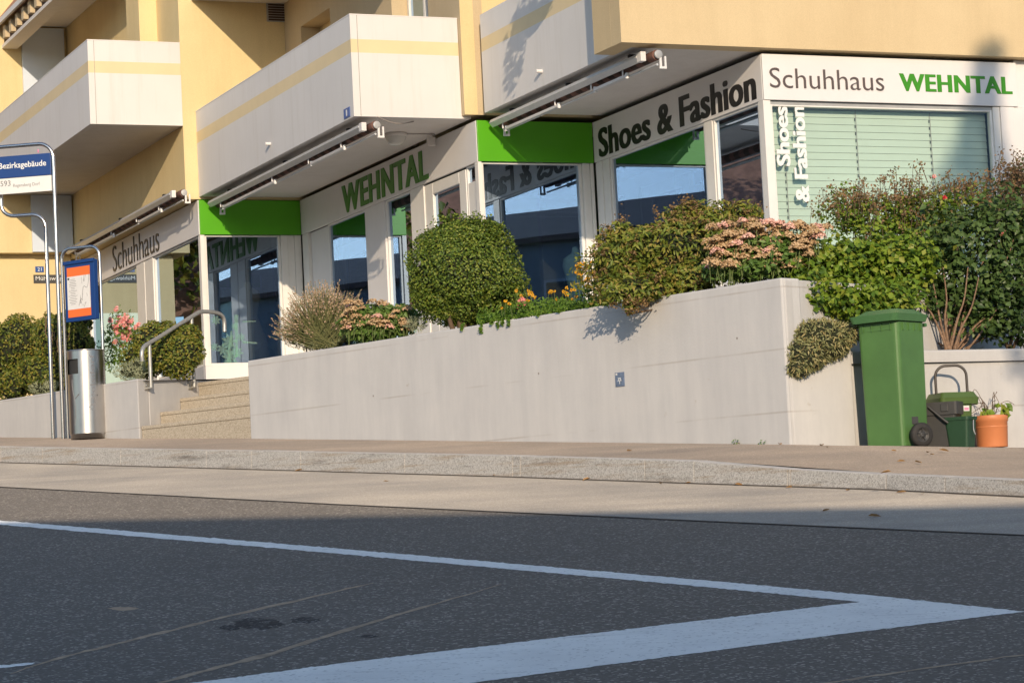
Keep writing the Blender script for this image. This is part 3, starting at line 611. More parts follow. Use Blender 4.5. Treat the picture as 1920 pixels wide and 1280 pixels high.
# WEHNTAL face
mb = MB()
for k, (a, b, mt) in enumerate(((33.20, 33.44, 'frame'), (32.40, 33.195, 'white'))): bar(mb, 'Q', 11.455+.05*k, a, b, 3.5, ZH, mt, 0, .1)
mb.build('cladding_panel', B, bevel=.003); mb = MB(); bar(mb, 'Q', 11.457, 30.47, 30.85, 3.5, ZH, 'white', 0, .1); bar(mb, 'Q', 11.451, 30.10, 30.467, 3.5, ZH, 'white', 0, .1)
mb.build('cladding_panel', B, bevel=.003)
window('Q', 11.475, 30.86, 32.39, ZB, ZH, 'glassq'); window('Q', 11.475, 29.17, 30.09, ZB, ZH, 'glassq')
each('door_jamb', B, [(11.456, 11.556, 28.70, 29.165, 3.7, ZH, 'frame'), (11.48, 11.55, 27.06, 27.34, 3.7, ZH-.2, 'frame')], .004)
mb = MB()
for a, b, z0_, z1_ in ((28.43, 28.69, 3.8, 5.84), (27.35, 27.56, 3.8, 5.84), (27.565, 28.425, 5.70, 5.84), (27.565, 28.425, 3.8, 4.05)): bar(mb, 'Q', 11.47, a, b, z0_, z1_, 'frame', 0, .07)
dr = mb.build('shop_door', B, bevel=.006); mb = MB(); v = [pw(11.505, 28.43, 4.05), pw(11.505, 27.56, 4.05), pw(11.505, 27.56, 5.70), pw(11.505, 28.43, 5.70)]; mb.add(v, [(0, 1, 2, 3)], 'glassq'); mb.build('pane', dr)
mb = MB(); c0 = pw(11.43, 27.70, 4.75); mb.tube([c0+P3*.04, c0, c0-Z3*.35, c0-Z3*.35+P3*.04], .013, 'steel'); mb.build('handle', dr)
window('Q', 11.475, 26.99, 27.33, ZB, ZH, 'glassq', .03)
# window under the second green panel
wn2 = window('P', 26.92, 11.49, 12.81, ZB, ZH)
mb = MB(); mb.lbox(11.44, 11.487, 26.885, 26.98, ZB, ZH, 'frame'); mb.build('corner_post', B)
mb = MB()
for k in range(3): mb.lbox(12.813+k*.05, 12.813+k*.05+.047, 26.89+.01*(k % 2), 26.98, 3.5, ZH, 'frame')
for k in range(4): bar(mb, 'Q', 12.972+.01*(k % 2), 26.49+k*.098, 26.49+k*.098+.094, 3.5, ZH, 'frame', 0, .1)
mb.build('window_post', B, bevel=.003)
mb = MB(); mb.lbox(11.44, 12.96, 26.89, 27.0, 3.4, ZB-.003, 'white'); mb.build('plinth', B)
# Shoes & Fashion face
window('Q', 12.985, 24.06, 26.48, ZB, ZH, 'glassq'); window('Q', 12.985, 22.83, 23.87, ZB, ZH, 'glassq')
mb = MB(); bar(mb, 'Q', 12.975, 23.875, 24.055, ZB, ZH, 'frame', 0, .1); mb.build('mullion', B)
mb = MB(); bar(mb, 'Q', 12.975, 22.8, 26.48, 3.4, ZB-.003, 'white', 0, .1); mb.build('plinth', B)
# corner window with closed blinds
wn = window('P', 22.715, 13.05, 15.85, 4.0, 5.82, 'glass_light', .03)
mb = MB(); mb.lbox(12.958, 13.045, 22.69, 22.80, 3.5, ZH, 'frame'); mb.build('corner_post', B)
mb = MB(); mb.lbox(15.853, 15.94, 22.70, 22.8, 3.5, ZH, 'frame'); mb.lbox(15.945, 16.12, 22.685, 22.8, 3.5, ZH, 'white'); mb.lbox(16.125, 16.30, 22.70, 22.85, 3.5, ZH, 'white'); mb.lbox(16.18, 20, 22.72, 22.82, ZF0, 6.39, 'white'); mb.lbox(16.303, 20, 22.78, 22.88, 3.5, ZH, 'beige'); mb.build('cladding_panel', B, bevel=.003)
each('window_sill', B, [(13.05, 15.85, 22.70, 22.8, 3.4, 3.997, 'white')]); each('window_head', B, [(13.05, 15.85, 22.72, 22.80, 5.822, ZF0-.001, 'grey')])
bl = thing('venetian_blind', 'closed pale mint blind filling the corner window behind white lettering', 'blind')
mb = MB(); z = 5.80
while z > 4.02:
    mb.box8([pw(13.09, 22.845, z-.079), pw(15.845, 22.845, z-.079), pw(15.845, 22.848, z-.078), pw(13.09, 22.848, z-.078), pw(13.09, 22.853, z-.004), pw(15.845, 22.853, z-.004), pw(15.845, 22.856, z-.003), pw(13.09, 22.856, z-.003)], 'blind'); z -= .0765
mb.build('slats', bl)
for x in (1470, 1606, 1745):
    p = lp(onq(x, 250, 22.84)); mb = MB(); mb.tube([pw(p, 22.838, 5.8), pw(p, 22.838, 4.05)], .003, 'seam', 5); mb.build('cord', bl)
    mb = MB(); z = 5.76; mb.lbox(p-.016, p-.0155, 22.837, 22.8385, 4.05, 5.76, 'dark')
    while z > 4.05: mb.lbox(p-.018, p-.011, 22.834, 22.84, z-.075, z-.045, 'dark'); z -= .0765
    mb.build('ladder_tape', bl)
mb = MB(); mb.lbox(13.09, 15.845, 22.83, 22.89, 5.802, 5.819, 'grey'); mb.build('head_rail', bl)
v1 = text('Shoes', 'window_lettering', 'white_letter', pw(13.27, 22.735, 5.172), Z3, -P3, .63, .165, .008, .012, 0, wn, bold=.008)
v2 = text('& Fashion', 'window_lettering', 'white_letter', pw(13.475, 22.735, 4.79), Z3, -P3, 1.02, .165, .008, .012, 0, wn, bold=.008)
# upper balcony door and side recess
window('Q', 11.54, 28.57, 29.17, 6.5, 8.94, 'glassq', .06); window('Q', 11.54, 27.98, 28.56, 6.5, 8.94, 'glassq', .06); window('Q', 11.56, 31.54, 32.1, 7.41, 8.70, 'glassq', .05)
mb = MB(); c = onq(520, 24, 33.46); mb.obox(c, P3*.16, Q3*.015, Z3*.135, 'grey'); vn = mb.build('vent_grille', B); mb = MB()
for k in range(7): mb.obox(c-Q3*.018+Z3*(-.11+.036*k), P3*.14, Q3*.004, Z3*.012, 'wood')
mb.build('slats', vn)
# left part: lower window and roof edge
window('Q', 8.52, 40.9, 41.75, 3.95, 5.95, 'glassq', .06); window('Q', 8.52, 41.8, 42.65, 3.95, 5.95, 'glassq', .06)
window('Q', 9.79, 37.4, 38.3, 7.5, 9.25, 'glassq', .06)
ev0, ev1 = onp(62, 0, 8.75), onp(0, 66, 8.75); ez = (ev0[2]+ev1[2])/2; eq0, eq1 = lq(ev0)-2, lq(ev1)+3
mb = MB(); mb.box8([pw(8.62, eq0, ez+.0), pw(9.3, eq0, ez+.62), pw(9.3, eq1, ez+.62), pw(8.62, eq1, ez+.0), pw(8.58, eq0, ez+.076), pw(9.05, eq0, ez+.66), pw(9.05, eq1, ez+.66), pw(8.58, eq1, ez+.076)], 'tile'); rf = mb.build('eave', B)
mb = MB(); mb.lbox(8.57, 8.61, eq0, eq1, ez-.01, ez+.075, 'parapet'); mb.lbox(8.74, 8.80, eq0, eq1, ez-.26, ez+.0, 'wood'); mb.lbox(8.70, 8.95, eq0, eq1, ez-.32, ez-.262, 'soffit'); mb.build('eave_board', rf)
each('rafter_end', rf, [(8.66, 8.738, q, q+.16, ez-.22, ez-.02, 'beige') for q in np.arange(eq0, eq1, .46)])
# ================================================================== AWNINGS and small fittings on the building
def awning(label, p, q0, q1, zr, fab):
    """folded arm awning along a balcony edge: q0 near end, q1 far end, zr height of the front rail"""
    t = thing('folded_awning', label, 'awning', 'folded awnings over the shop windows')
    mb = MB(); mb.obox(pw(p-.035, (q0+q1)/2+.1, zr+.0), P3*.012+Z3*.02, Q3*(q1-q0-.2)/2, -P3*.022+Z3*.026, 'alu')
    mb.obox(pw(p-.005, (q0+q1)/2+.1, zr-.025), P3*.02, Q3*(q1-q0-.2)/2, Z3*.008, 'grey'); mb.obox(pw(p-.03, q0+.15, zr), P3*.03, Q3*.05, Z3*.05, 'white'); mb.build('front_rail', t, bevel=.004)
    mb = MB(); n = int((q1-q0-.15)/.13)
    for k in range(n): a = q0+.02+k*(q1-q0-.04)/n; mb.tube([pw(p+.085, a, zr+.0), pw(p+.085, a+(q1-q0-.04)/n, zr+.0)], .055, ('fabric', 'fabric_dark' if fab else 'beige')[k % 2] if fab != 2 else ('fabric', 'wood')[k % 2], 12)
    mb.build('fabric_roll', t)
    mb = MB(); mb.tube([pw(p+.06, q0-.03, zr-.11), pw(p+.06, q1-.25, zr-.11)], .013, 'alu', 6); mb.build('torsion_bar', t)
    L = q1-q0
    for a, b in ((.15, .34), (.57, .93)):
        mb = MB(); qa, qb = q0+a*L, q0+b*L; c = pw(p+.03, (qa+qb)/2, zr-.105); mb.obox(c, P3*.022, Q3*(qb-qa)/2, Z3*.018, 'alu')
        arm = mb.build('arm', t, bevel=.006)
        for e in (qa, qb):
            mb = MB(); mb.tube([pw(p+.03, e, zr-.135), pw(p+.03, e, zr-.075)], .022, 'alu_white', 10); mb.tube([pw(p+.0, e+.04, zr-.10), pw(p+.0, e+.04, zr-.02)], .010, 'white', 6); mb.build('elbow', arm)
    for e in (q0-.015, q1-.05):
        mb = MB(); c = pw(p+.085, e, zr)
        mb.lathe([(.0, -.012), (.045, -.012), (.045, .012), (0, .012)], c, 'grey', 16, (P3, Z3, Q3)); mb.obox(c-Z3*.09+P3*.02, P3*.012, Q3*.012, Z3*.06, 'white'); mb.obox(c-Z3*.075+P3*.075, P3*.010, Q3*.012, Z3*.055, 'white'); mb.obox(c-Z3*.14+P3*.045, P3*.04, Q3*.014, Z3*.012, 'white')
        mb.build('end_bracket', t, bevel=.003)
    for k in (.12, .5, .88):
        mb = MB(); c = pw(p+.10, q0+k*L, zr+.065); mb.obox(c, P3*.10, Q3*.03, Z3*.03, 'dark'); mb.build('wall_bracket', t)
    return t
awning('folded awning fixed to the yellow wall above the far left Schuhhaus sign', 9.62, 33.32, 39.8, 6.43, 2)
awning('folded awning hanging under the middle balcony, in front of the WEHNTAL sign', 10.10, 26.90, 33.30, 6.27, 2)
awning('folded awning hanging under the right balcony, in front of the Shoes & Fashion sign', 11.62, 22.62, 26.75, 6.29, 2)
lm = thing('soffit_lamp', 'round grey glass lamp on the ceiling under the middle balcony', 'lamp'); c = pw(10.90, 28.13, 6.40)
mb = MB(); mb.lathe([(0, -.002), (.135, -.002), (.135, -.045), (.12, -.05)], c, 'soffit', 28); mb.build('base', lm)
mb = MB(); mb.lathe([(.128, -.046), (.115, -.085), (.095, -.125), (.06, -.145), (0, -.15)], c, 'lamp', 28); mb.build('globe', lm)
sp = thing('security_sensor', 'small white sensor on a bracket above the WEHNTAL sign', 'sensor'); c = onp(812, 258, 11.40)
mb = MB(); mb.tube([c+Z3*.10+P3*.03, c+Z3*.02], .018, 'soffit', 8); mb.build('bracket', sp)
mb = MB(); mb.obox(c-Z3*.05-P3*.03, P3*.05, Q3*.03, Z3*.055, 'soffit'); mb.build('housing', sp, bevel=.006)
mb = MB(); z = 6.391; pts = [pw(10.25+.55*t, 27.02+.25*t+.0, z-.05*math.sin(math.pi*t)) for t in np.linspace(0, 1, 12)]; mb.tube(pts, .007, 'seam', 5); mb.tube([pw(11.03, 28.1, z-.004), pw(11.38, 28.05, z-.004)], .006, 'seam', 5)
tag(mb.build('cable'), 'thin grey cable running across the ceiling to the round lamp', 'cable')
def plate(name, label, cat, c, xd, wd, ht, mt, txt=None, tmt='white_letter', tw=.6, th=.5, off=.0, dp=.008):
    o = thing(name, label, cat); zd = np.cross(xd, Z3); mb = MB(); mb.obox(c+zd*dp/2, xd*wd/2, zd*dp/2, Z3*ht/2, mt); mb.build('panel', o, bevel=.002)
    if txt: text(txt, 'lettering', tmt, c+zd*(dp+.0005)-xd*wd*tw/2-Z3*ht*th/2, xd, Z3, wd*tw, ht*th, .002, off, parent=o)
    return o
plate('house_number', 'small blue house number plate at the corner of the middle balcony', 'number plate', onp(651, 212, 9.964), -Q3, .21, .115, 'blue_plate', '1', tw=.16, th=.62, off=.02)
plate('street_sign', 'dark street name plate reading Mühleweg on the yellow wall', 'street sign', onq(91, 523, 40.315), P3, .50, .14, 'ink_dark', 'Mühleweg', tw=.86, th=.62)
plate('house_number', 'blue house number plate above the street name plate', 'number plate', onq(74, 505, 40.315), P3, .14, .095, 'blue_plate', '21', tw=.5, th=.6)
W3 = np.array([*(-WD), 0])
pl = plate('hydrant_plaque', 'small worn blue enamel plaque on the long concrete retaining wall', 'plaque', onW(1163, 711), W3, .112, .122, 'plaque', '72', tw=.36, th=.22, off=.02)
c = onW(1163, 711); zd = np.cross(W3, Z3); nn = c+zd*.0095
mb = MB(); mb.obox(nn-Z3*.012, W3*.026, zd*.001, Z3*.0022, 'white_letter'); mb.obox(nn-Z3*.027, W3*.0025, zd*.001, Z3*.013, 'white_letter'); mb.build('lettering', pl)
text('85', 'lettering', 'white_letter', c+zd*.0085+Z3*.037-W3*.046, W3, Z3, .022, .018, .002, .02, parent=pl)
# fix: plaque sits on the wall face, which runs along the kerb
# ================================================================== BUS STOP
tb = .022
def hoop(mb, pl, pr, zt, zb_l, zb_r, r, tr, mt='steel'):
    pl, pr = np.array(pl), np.array(pr); u = (pr-pl)/np.linalg.norm(pr-pl); pts = [np.array([*pl, zb_l])]
    for t in np.linspace(math.pi, math.pi/2, 8): xy = pl+u*r*(1+math.cos(t)); pts.append(np.array([*xy, zt-r+r*math.sin(t)]))
    for t in np.linspace(math.pi/2, 0, 8): xy = pr-u*r*(1-math.cos(t)); pts.append(np.array([*xy, zt-r+r*math.sin(t)]))
    pts.append(np.array([*pr, zb_r])); mb.tube(pts, tr, mt, 12)
UX = np.array([.985, -.17]); UX /= np.linalg.norm(UX)
bs = thing('bus_stop_sign', 'tall bus stop sign of two bent steel tubes with a blue and white name board', 'bus stop sign')
g1 = pave(119, 822); zt1 = atY(60, 270, g1[1])[2]; pr1 = g1[:2]; pl1 = pr1-UX*1.15
mb = MB(); hoop(mb, pl1, pr1, zt1, pave_z(*pl1), g1[2], .17, tb); mb.build('tube_frame', bs)
g2 = pave(100, 822); pr2 = g2[:2]; zt2 = atY(60, 402, g2[1])[2]; s_ = g2[1]/F
pts = [np.array([*pr2, g2[2]]), np.array([*pr2, zt2-.16])]
for t in np.linspace(0, math.pi/2, 8): xy = pr2-UX*.16*(1-math.cos(t)); pts.append(np.array([*xy, zt2-.16+.16*math.sin(t)]))
e = pr2-UX*.44
pts.append(np.array([*(pr2-UX*.36), zt2]))
for t in np.linspace(math.pi/2, 0, 6)[1:]: xy = pr2-UX*(.36+.16*math.cos(t)); pts.append(np.array([*xy, zt2+.13-.13*math.sin(t)]))
pts.append(np.array([*(pr2-UX*.52), zt2+.30]))
mb = MB(); mb.tube(pts, tb, 'steel', 12); mb.build('tube_leg', bs)
mb = MB(); a = np.array([*pr1, 0]); b = np.array([*pr2, 0]); zc = pave_z(*pr2)+.22; mb.obox((a+b)/2+Z3*zc, (a-b)/2, Z3*.0, np.array([*UX, 0])*0+Z3*.02, 'steel'); 
U3 = np.array([*UX, 0]); V3 = np.cross(U3, Z3)
pc = np.array([*pr1, 0]); zt_ = atY(93, 287, g1[1])[2]; zm_ = atY(94, 328, g1[1])[2]; zb_ = atY(95, 358, g1[1])[2]
mb = MB(); mb.obox(pc-U3*.575+Z3*(zt_+zm_)/2, U3*.548, V3*.018, Z3*(zt_-zm_)/2, 'navy'); mb.build('name_board', bs, bevel=.004)
mb = MB(); mb.obox(pc-U3*.575+Z3*(zm_+zb_-.004)/2, U3*.548, V3*.018, Z3*(zm_-zb_-.004)/2, 'paper'); mb.build('line_board', bs, bevel=.004)
def onsign(x, y): d = ray(x, y); o = pr1+V3[:2]*.019; t = ((o-CAM[:2])@V3[:2])/(d[:2]@V3[:2]); return CAM+d*t
def stext(s, mt, x0, x1, yb, h, off, par, d=.002): a_ = onsign(x0, yb); b_ = onsign(x1, yb); text(s, 'lettering', mt, a_, U3, Z3, np.linalg.norm((b_-a_)[:2]), h, d, off, parent=par)
stext('Bezirksgebäude', 'white_letter', -2, 87, 321.0, .088, .012, bs); stext('593', 'ink', 1, 20, 350, .062, 0, bs); stext('Regensberg Dorf', 'ink', 25, 75, 353, .048, -.006, bs)
c = onsign(71, 283); mb = MB(); mb.tube([c-V3*.01-Z3*.02, c-V3*.01+Z3*.02], .008, 'pink', 6); mb.build('clip', bs)
# timetable case on its own hoop
ts = thing('timetable_stand', 'bent steel hoop carrying a blue framed timetable case with orange bands', 'timetable stand')
ga = pave(128, 822); gb = pave(203, 820); 
la, ra = ga[:2], gb[:2]+np.array([0, .02]); zh = atY(165, 463, (ga[1]+gb[1])/2)[2]
# the hoop stands just behind the bin
hu = (ra-la)/np.linalg.norm(ra-la); H3 = np.array([*hu, 0]); N3 = np.cross(H3, Z3)
mb = MB(); hoop(mb, la, ra-hu*.03, zh, ga[2], gb[2], .11, .018); mb.build('tube_frame', ts)
def onst(x, y, off): d = ray(x, y); o = la+N3[:2]*off; t = ((o-CAM[:2])@N3[:2])/(d[:2]@N3[:2]); return CAM+d*t
cl = onst(119, 545, .05); cr = onst(187, 540, .05); zct = onst(152, 489, .05)[2]; zcb = onst(158, 601, .05)[2]
# the case is turned a little against the hoop, towards the road
cw = np.linalg.norm((cr-cl)[:2]); cm = (cl+cr)/2; ang = math.radians(-14); C3 = np.array([hu[0]*math.cos(ang)-hu[1]*math.sin(ang), hu[0]*math.sin(ang)+hu[1]*math.cos(ang), 0]); D3 = np.cross(C3, Z3)
cc = np.array([cm[0], cm[1], (zct+zcb)/2]); hw, hh = cw/2, (zct-zcb)/2
mb = MB(); mb.obox(cc, C3*hw, D3*.03, Z3*hh, 'navy'); mb.obox(cc+D3*.034+Z3*(hh-.012), C3*(hw+.006), D3*.014, Z3*.02, 'navy'); cs = mb.build('case', ts, bevel=.006)
def cbox(name, x0, x1, y0, y1, mt, d, par): 
    mb = MB(); mb.obox(cc+C3*hw*(x0+x1)/2+Z3*hh*(y0+y1)/2+D3*(.03+d/2), C3*hw*(x1-x0)/2, D3*d/2, Z3*hh*(y1-y0)/2, mt); return mb.build(name, par)
po = cbox('poster', -.80, .72, -.86, .80, 'orange', .004, cs); pp = cbox('paper', -.80, .72, -.60, .50, 'paper', .006, cs)
mb = MB(); r = random.Random(3)
for k in range(16): y = .40-.055*k; mb.obox(cc+C3*hw*(-.42)+Z3*hh*y+D3*.0368, C3*hw*r.uniform(.12, .3), D3*.0004, Z3*hh*.006, 'ink')
pts = [(-.05+.7*t+.06*math.sin(9*t), -.5+.9*t+.12*math.sin(14*t)) for t in np.linspace(0, 1, 14)]
for (x0, y0), (x1, y1) in zip(pts, pts[1:]): mb.tube([cc+C3*hw*x0+Z3*hh*y0+D3*.0372, cc+C3*hw*x1+Z3*hh*y1+D3*.0372], .0022, 'ink', 4)
for k in range(9): x0, y0 = r.uniform(0, .5), r.uniform(-.5, .4); mb.tube([cc+C3*hw*x0+Z3*hh*y0+D3*.0372, cc+C3*hw*(x0+r.uniform(-.2, .2))+Z3*hh*(y0+r.uniform(-.25, .25))+D3*.0372], .0016, 'ink', 4)
mb.add([cc+C3*hw*x+Z3*hh*y+D3*.0374 for x, y in ((.05, -.42), (.12, -.44), (.08, -.12))], [(0, 1, 2)], 'ink'); mb.obox(cc+C3*hw*-.70+Z3*hh*.43+D3*.0368, C3*hw*.06, D3*.0006, Z3*hh*.035, 'ink_dark')
mb.build('print', pp)
# litter bin
lb = thing('litter_bin', 'brushed stainless steel cylindrical litter bin at the bus stop, engraved Dielsdorf', 'litter bin')
g = pave(166, 822.5); dcan = g[1]; rc = 69/F*dcan/2*1.0; base = np.array([g[0], g[1]+.0, g[2]]); zt = atY(165, 657, dcan)[2]-base[2]
th0 = math.atan2(-1, -.62); HL, HR = th0-.62, th0+.30; h0, h1 = zt-.265, zt-.10
mb = MB(); N = 96
def can_pt(th, z, r=rc): return base+np.array([r*math.cos(th), r*math.sin(th), z])
zs = [.055, h0, h1, zt-.012]; vs = [can_pt(2*math.pi*j/N, z) for z in zs for j in range(N)]; fs = []
for i in range(3):
    for j in range(N):
        th = 2*math.pi*(j+.5)/N; d = (th-HL) % (2*math.pi)
        if i == 1 and d < HR-HL: continue
        fs.append((i*N+j, i*N+(j+1) % N, (i+1)*N+(j+1) % N, (i+1)*N+j))
mb.add(vs, fs, 'brushed', True); mb.lathe([(rc, zt-.012), (rc+.004, zt-.008), (rc+.004, zt), (rc-.01, zt+.004), (0, zt+.01)], base, 'brushed', 48); mb.build('body', lb)
mb = MB(); mb.lathe([(rc-.02, .05), (rc-.02, zt-.02)], base, 'dark', 32); mb.build('liner', lb)
mb = MB(); mb.lathe([(0, .0), (rc-.012, 0), (rc-.012, .05), (rc, .052), (rc, .056)], base, 'brushed', 48); mb.build('foot_ring', lb)
def curved(s, mt, th, z0_, ht, wd, name):     # lettering that climbs the curved steel
    o = text(s, name, mt, (0, 0, 0), (1, 0, 0), (0, 1, 0), 1, 1, .001, 0, parent=lb); me = o.data
    for v in me.vertices:
        a_ = th-(v.co.y-.5)*wd/rc*-1; rr = rc+.0008+v.co.z
        v.co = base+np.array([rr*math.cos(a_), rr*math.sin(a_), z0_+v.co.x*ht])
    # letters read upwards
    return o
curved('Dielsdorf', 'ink', math.atan2(-1, .55), .36, .56, -.055, 'lettering')
mb = MB()
for k in range(5):
    a_ = math.atan2(-1, .40)+.06*math.cos(k*1.3); z_ = .31+.012*k; mb.tube([can_pt(a_-.06, z_, rc+.001), can_pt(a_+.06, z_+.02*(-1)**k, rc+.001)], .0022, 'ink', 4)
pts = [can_pt(th0-.05+.10*math.sin(5*t), .15+.5*t, rc+.001) for t in np.linspace(0, 1, 24)]; mb.tube(pts, .004, 'ink', 4)
pts = [can_pt(th0+.05+.25*t, .44+.05*t, rc+.001) for t in np.linspace(0, 1, 6)]; mb.tube(pts, .006, 'ink', 4)
mb.build('engraving', lb); mb = MB(); mb.lathe([(0, .004), (.008, .004), (.009, 0)], can_pt(math.atan2(-1, .95), .47), 'dark', 10, (Q3, Z3, np.array([.69, -.72, 0]))); mb.build('lock', lb)
# ------------------------------------------------------------------ handrail on the stair cheek
hr = thing('handrail', 'bent galvanised tube handrail beside the steps with a pink sticker on one post', 'handrail')
O = .055
rail = [onch(*q, O) for q in ((267, 677), (266, 662), (270, 650), (283, 641), (300, 631), (365, 590), (375, 585), (385, 584), (403, 586), (414, 590), (420, 600), (421, 622))]
def smooth(P, n=4):
    P = [np.array(p) for p in P]; out = []
    for i in range(len(P)-1):
        a, b, c, d = P[max(i-1, 0)], P[i], P[i+1], P[min(i+2, len(P)-1)]
        for k in range(n): t = k/n; out.append(.5*(2*b+(c-a)*t+(2*a-5*b+4*c-d)*t*t+(3*b-a-3*c+d)*t**3))
    return out+[P[-1]]
mb = MB(); mb.tube(smooth(rail), .023, 'galv', 12); mb.build('rail', hr)
for (x0, y0, x1, y1), stick in (((280, 643, 283.5, 727), 0), ((359, 594, 366, 726), 1)):
    a, b = onch(x0, y0, O), onch(x1, y1, O); b = np.array([a[0], a[1], b[2]]); mb = MB(); mb.tube([a, b], .020, 'galv', 12); ps = mb.build('post', hr)
    mb = MB(); cN = np.array([*CN, 0]); cD = np.array([*CD, 0]); mb.obox(b+Z3*.03-cN*(O-.008), cD*.05, cN*.006, Z3*.05, 'galv'); mb.obox(b+Z3*.0-cN*.02, cD*.03, cN*.035, Z3*.006, 'galv')
    for s1 in (-1, 1): mb.tube([b+Z3*.03-cN*(O-.014)+cD*.038*s1, b+Z3*.03-cN*(O-.026)+cD*.038*s1], .009, 'grey', 6)
    mb.build('base_plate', hr)
    if stick:
        mb = MB(); mb.lathe([(.0215, .19), (.0215, .38)], b, 'paper', 14); mb.lathe([(.0219, .24), (.0219, .27)], b, 'pink', 14); mb.lathe([(.0219, .31), (.0219, .35)], b, 'pink', 14); mb.build('sticker', ps)
# ================================================================== BINS AND POT
def frustum(mb, c, ux, uy, a0, b0, a1, b1, z0, z1, mt, r=.03, rows=1):
    """rounded-rectangle tapering box: half sizes a,b at z0 and z1"""
    c = np.asarray(c, float); ring = []
    for t in range(4):
        for k in range(5): th = math.pi/2*(t+k/4); ring.append((((1, 1), (-1, 1), (-1, -1), (1, -1))[t], math.cos(th), math.sin(th)))
    vs = []
    for j in range(rows+1):
        f = j/rows; a, b, z = a0+(a1-a0)*f, b0+(b1-b0)*f, z0+(z1-z0)*f
        for (sx, sy), cx, cy in ring: vs.append(c+ux*(sx*(a-r)+r*cx)+uy*(sy*(b-r)+r*cy)+Z3*z)
    n = len(ring); fs = [(j*n+i, j*n+(i+1) % n, (j+1)*n+(i+1) % n, (j+1)*n+i) for j in range(rows) for i in range(n)]
    mb.add(vs, fs, mt, False); mb.add(vs[:n], [tuple(range(n-1, -1, -1))], mt); mb.add(vs[-n:], [tuple(range(n))], mt)
def bywall(x, off): q = QW-off; v = onq(x, 838, q); return np.array([v[0], v[1], pave_z(v[0], v[1])])
wb = thing('wheelie_bin', 'tall green wheeled waste bin with closed lid and black wheel', 'wheelie bin')
g = bywall(1684, .27)-Z3*.003
fa_ = math.radians(-131); fx = np.array([math.cos(fa_), math.sin(fa_), 0]); sx = np.array([-fx[1], fx[0], 0])   # front, side
zl = atY(1665, 606, g[1])[2]-g[2]
mb = MB(); frustum(mb, g, fx, sx, .193, .180, .207, .192, .0, zl-.005, 'bin_green', .04)
mb.obox(g+fx*.208+Z3*(zl-.06), fx*.002, sx*.12, Z3*.012, 'bin_green'); bd = mb.build('body', wb, bevel=.006)
mb = MB()
for d, s in ((fx, sx), (sx, fx), (-sx, fx), (-fx, sx)):
    for k in (-.13, -.045, .045, .13): mb.obox(g+d*(.205 if abs(d@fx) > .5 else .192)+s*k+Z3*(zl-.045), d*.012, s*.003, Z3*.03, 'bin_green')
mb.build('rim_rib', bd)
mb = MB(); lt = zl; frustum(mb, g+fx*.02, fx, sx, .245, .215, .262, .232, lt-.002, lt+.055, 'lid_green', .05); frustum(mb, g+fx*.0, fx, sx, .235, .21, .16, .15, lt+.056, lt+.10, 'lid_green', .05)
mb.obox(g-fx*.255+Z3*(lt+.03), fx*.025, sx*.15, Z3*.022, 'lid_green'); ld = mb.build('lid', wb, bevel=.010)
mb = MB(); mb.tube([g-fx*.28+sx*.16+Z3*(lt-.02), g-fx*.28-sx*.16+Z3*(lt-.02)], .016, 'lid_green', 10); mb.build('handle', wb)
def wheel(c, ax, r, wd, par, name='wheel'):
    u = np.cross(ax, Z3); u /= np.linalg.norm(u); t = MB()
    t.lathe([(r*.60, -wd/2), (r*.9, -wd/2), (r, -wd*.28), (r, wd*.28), (r*.9, wd/2), (r*.60, wd/2)], c, 'rubber', 36, (u, Z3, ax)); o = t.build(name, par)
    h = MB(); h.lathe([(0, wd*.22), (r*.2, wd*.42), (r*.2, wd*.2), (r*.52, wd*.1), (r*.54, wd*.42), (r*.62, wd*.42), (r*.62, -wd*.4), (0, -wd*.4)], c, 'charcoal', 28, (u, Z3, ax))
    for k in range(5): th = 2*math.pi*k/5+.4; d = u*math.cos(th)+Z3*math.sin(th); e = np.cross(ax, d); h.obox(c+d*r*.36+ax*wd*.24, d*r*.2, e*r*.045, ax*wd*.12, 'charcoal')
    h.build('rim', o); return o
axw = np.array([math.cos(math.radians(-67)), math.sin(math.radians(-67)), 0]); gw = bywall(1730, .56); rw_ = 23/F*gw[1]
wc = np.array([gw[0], gw[1]+.02, gw[2]+rw_]); wheel(wc, axw, rw_, .055, wb)
mb = MB(); mb.tube([wc-axw*.02, wc-axw*.40], .011, 'charcoal', 8); mb.obox(wc-axw*.10+Z3*.12-np.array([.0, 0, 0]), P3*.03, Q3*.02, Z3*.03, 'charcoal'); mb.build('axle', wb)
# charcoal crate bin
cb = thing('waste_container', 'open charcoal grey plastic container squeezed between the tall green bin and the bucket', 'container')
gc = bywall(1768, .20); s_ = gc[1]/F; hgt = (838-756)*s_
ca = math.radians(-112); cx_ = np.array([math.cos(ca), math.sin(ca), 0]); cy_ = np.array([-cx_[1], cx_[0], 0])
mb = MB(); frustum(mb, gc, cx_, cy_, .10, .115, .115, .155, 0, hgt, 'charcoal', .02); mb.build('body', cb, bevel=.004)
mb = MB(); frustum(mb, gc, cx_, cy_, .125, .165, .128, .168, hgt-.10, hgt+.004, 'charcoal', .025); mb.obox(gc+cx_*.13+cy_*.06+Z3*(hgt-.045), cx_*.006, cy_*.03, Z3*.03, 'charcoal'); mb.build('rim', cb, bevel=.004)
mb = MB(); mb.tube([gc+cx_*.135-cy_*.07+Z3*(hgt-.03), gc+cx_*.145+cy_*.06+Z3*(hgt-.15), gc+cx_*.14+cy_*.085+Z3*(hgt-.17)], .011, 'charcoal', 8); mb.build('carry_strap', cb)
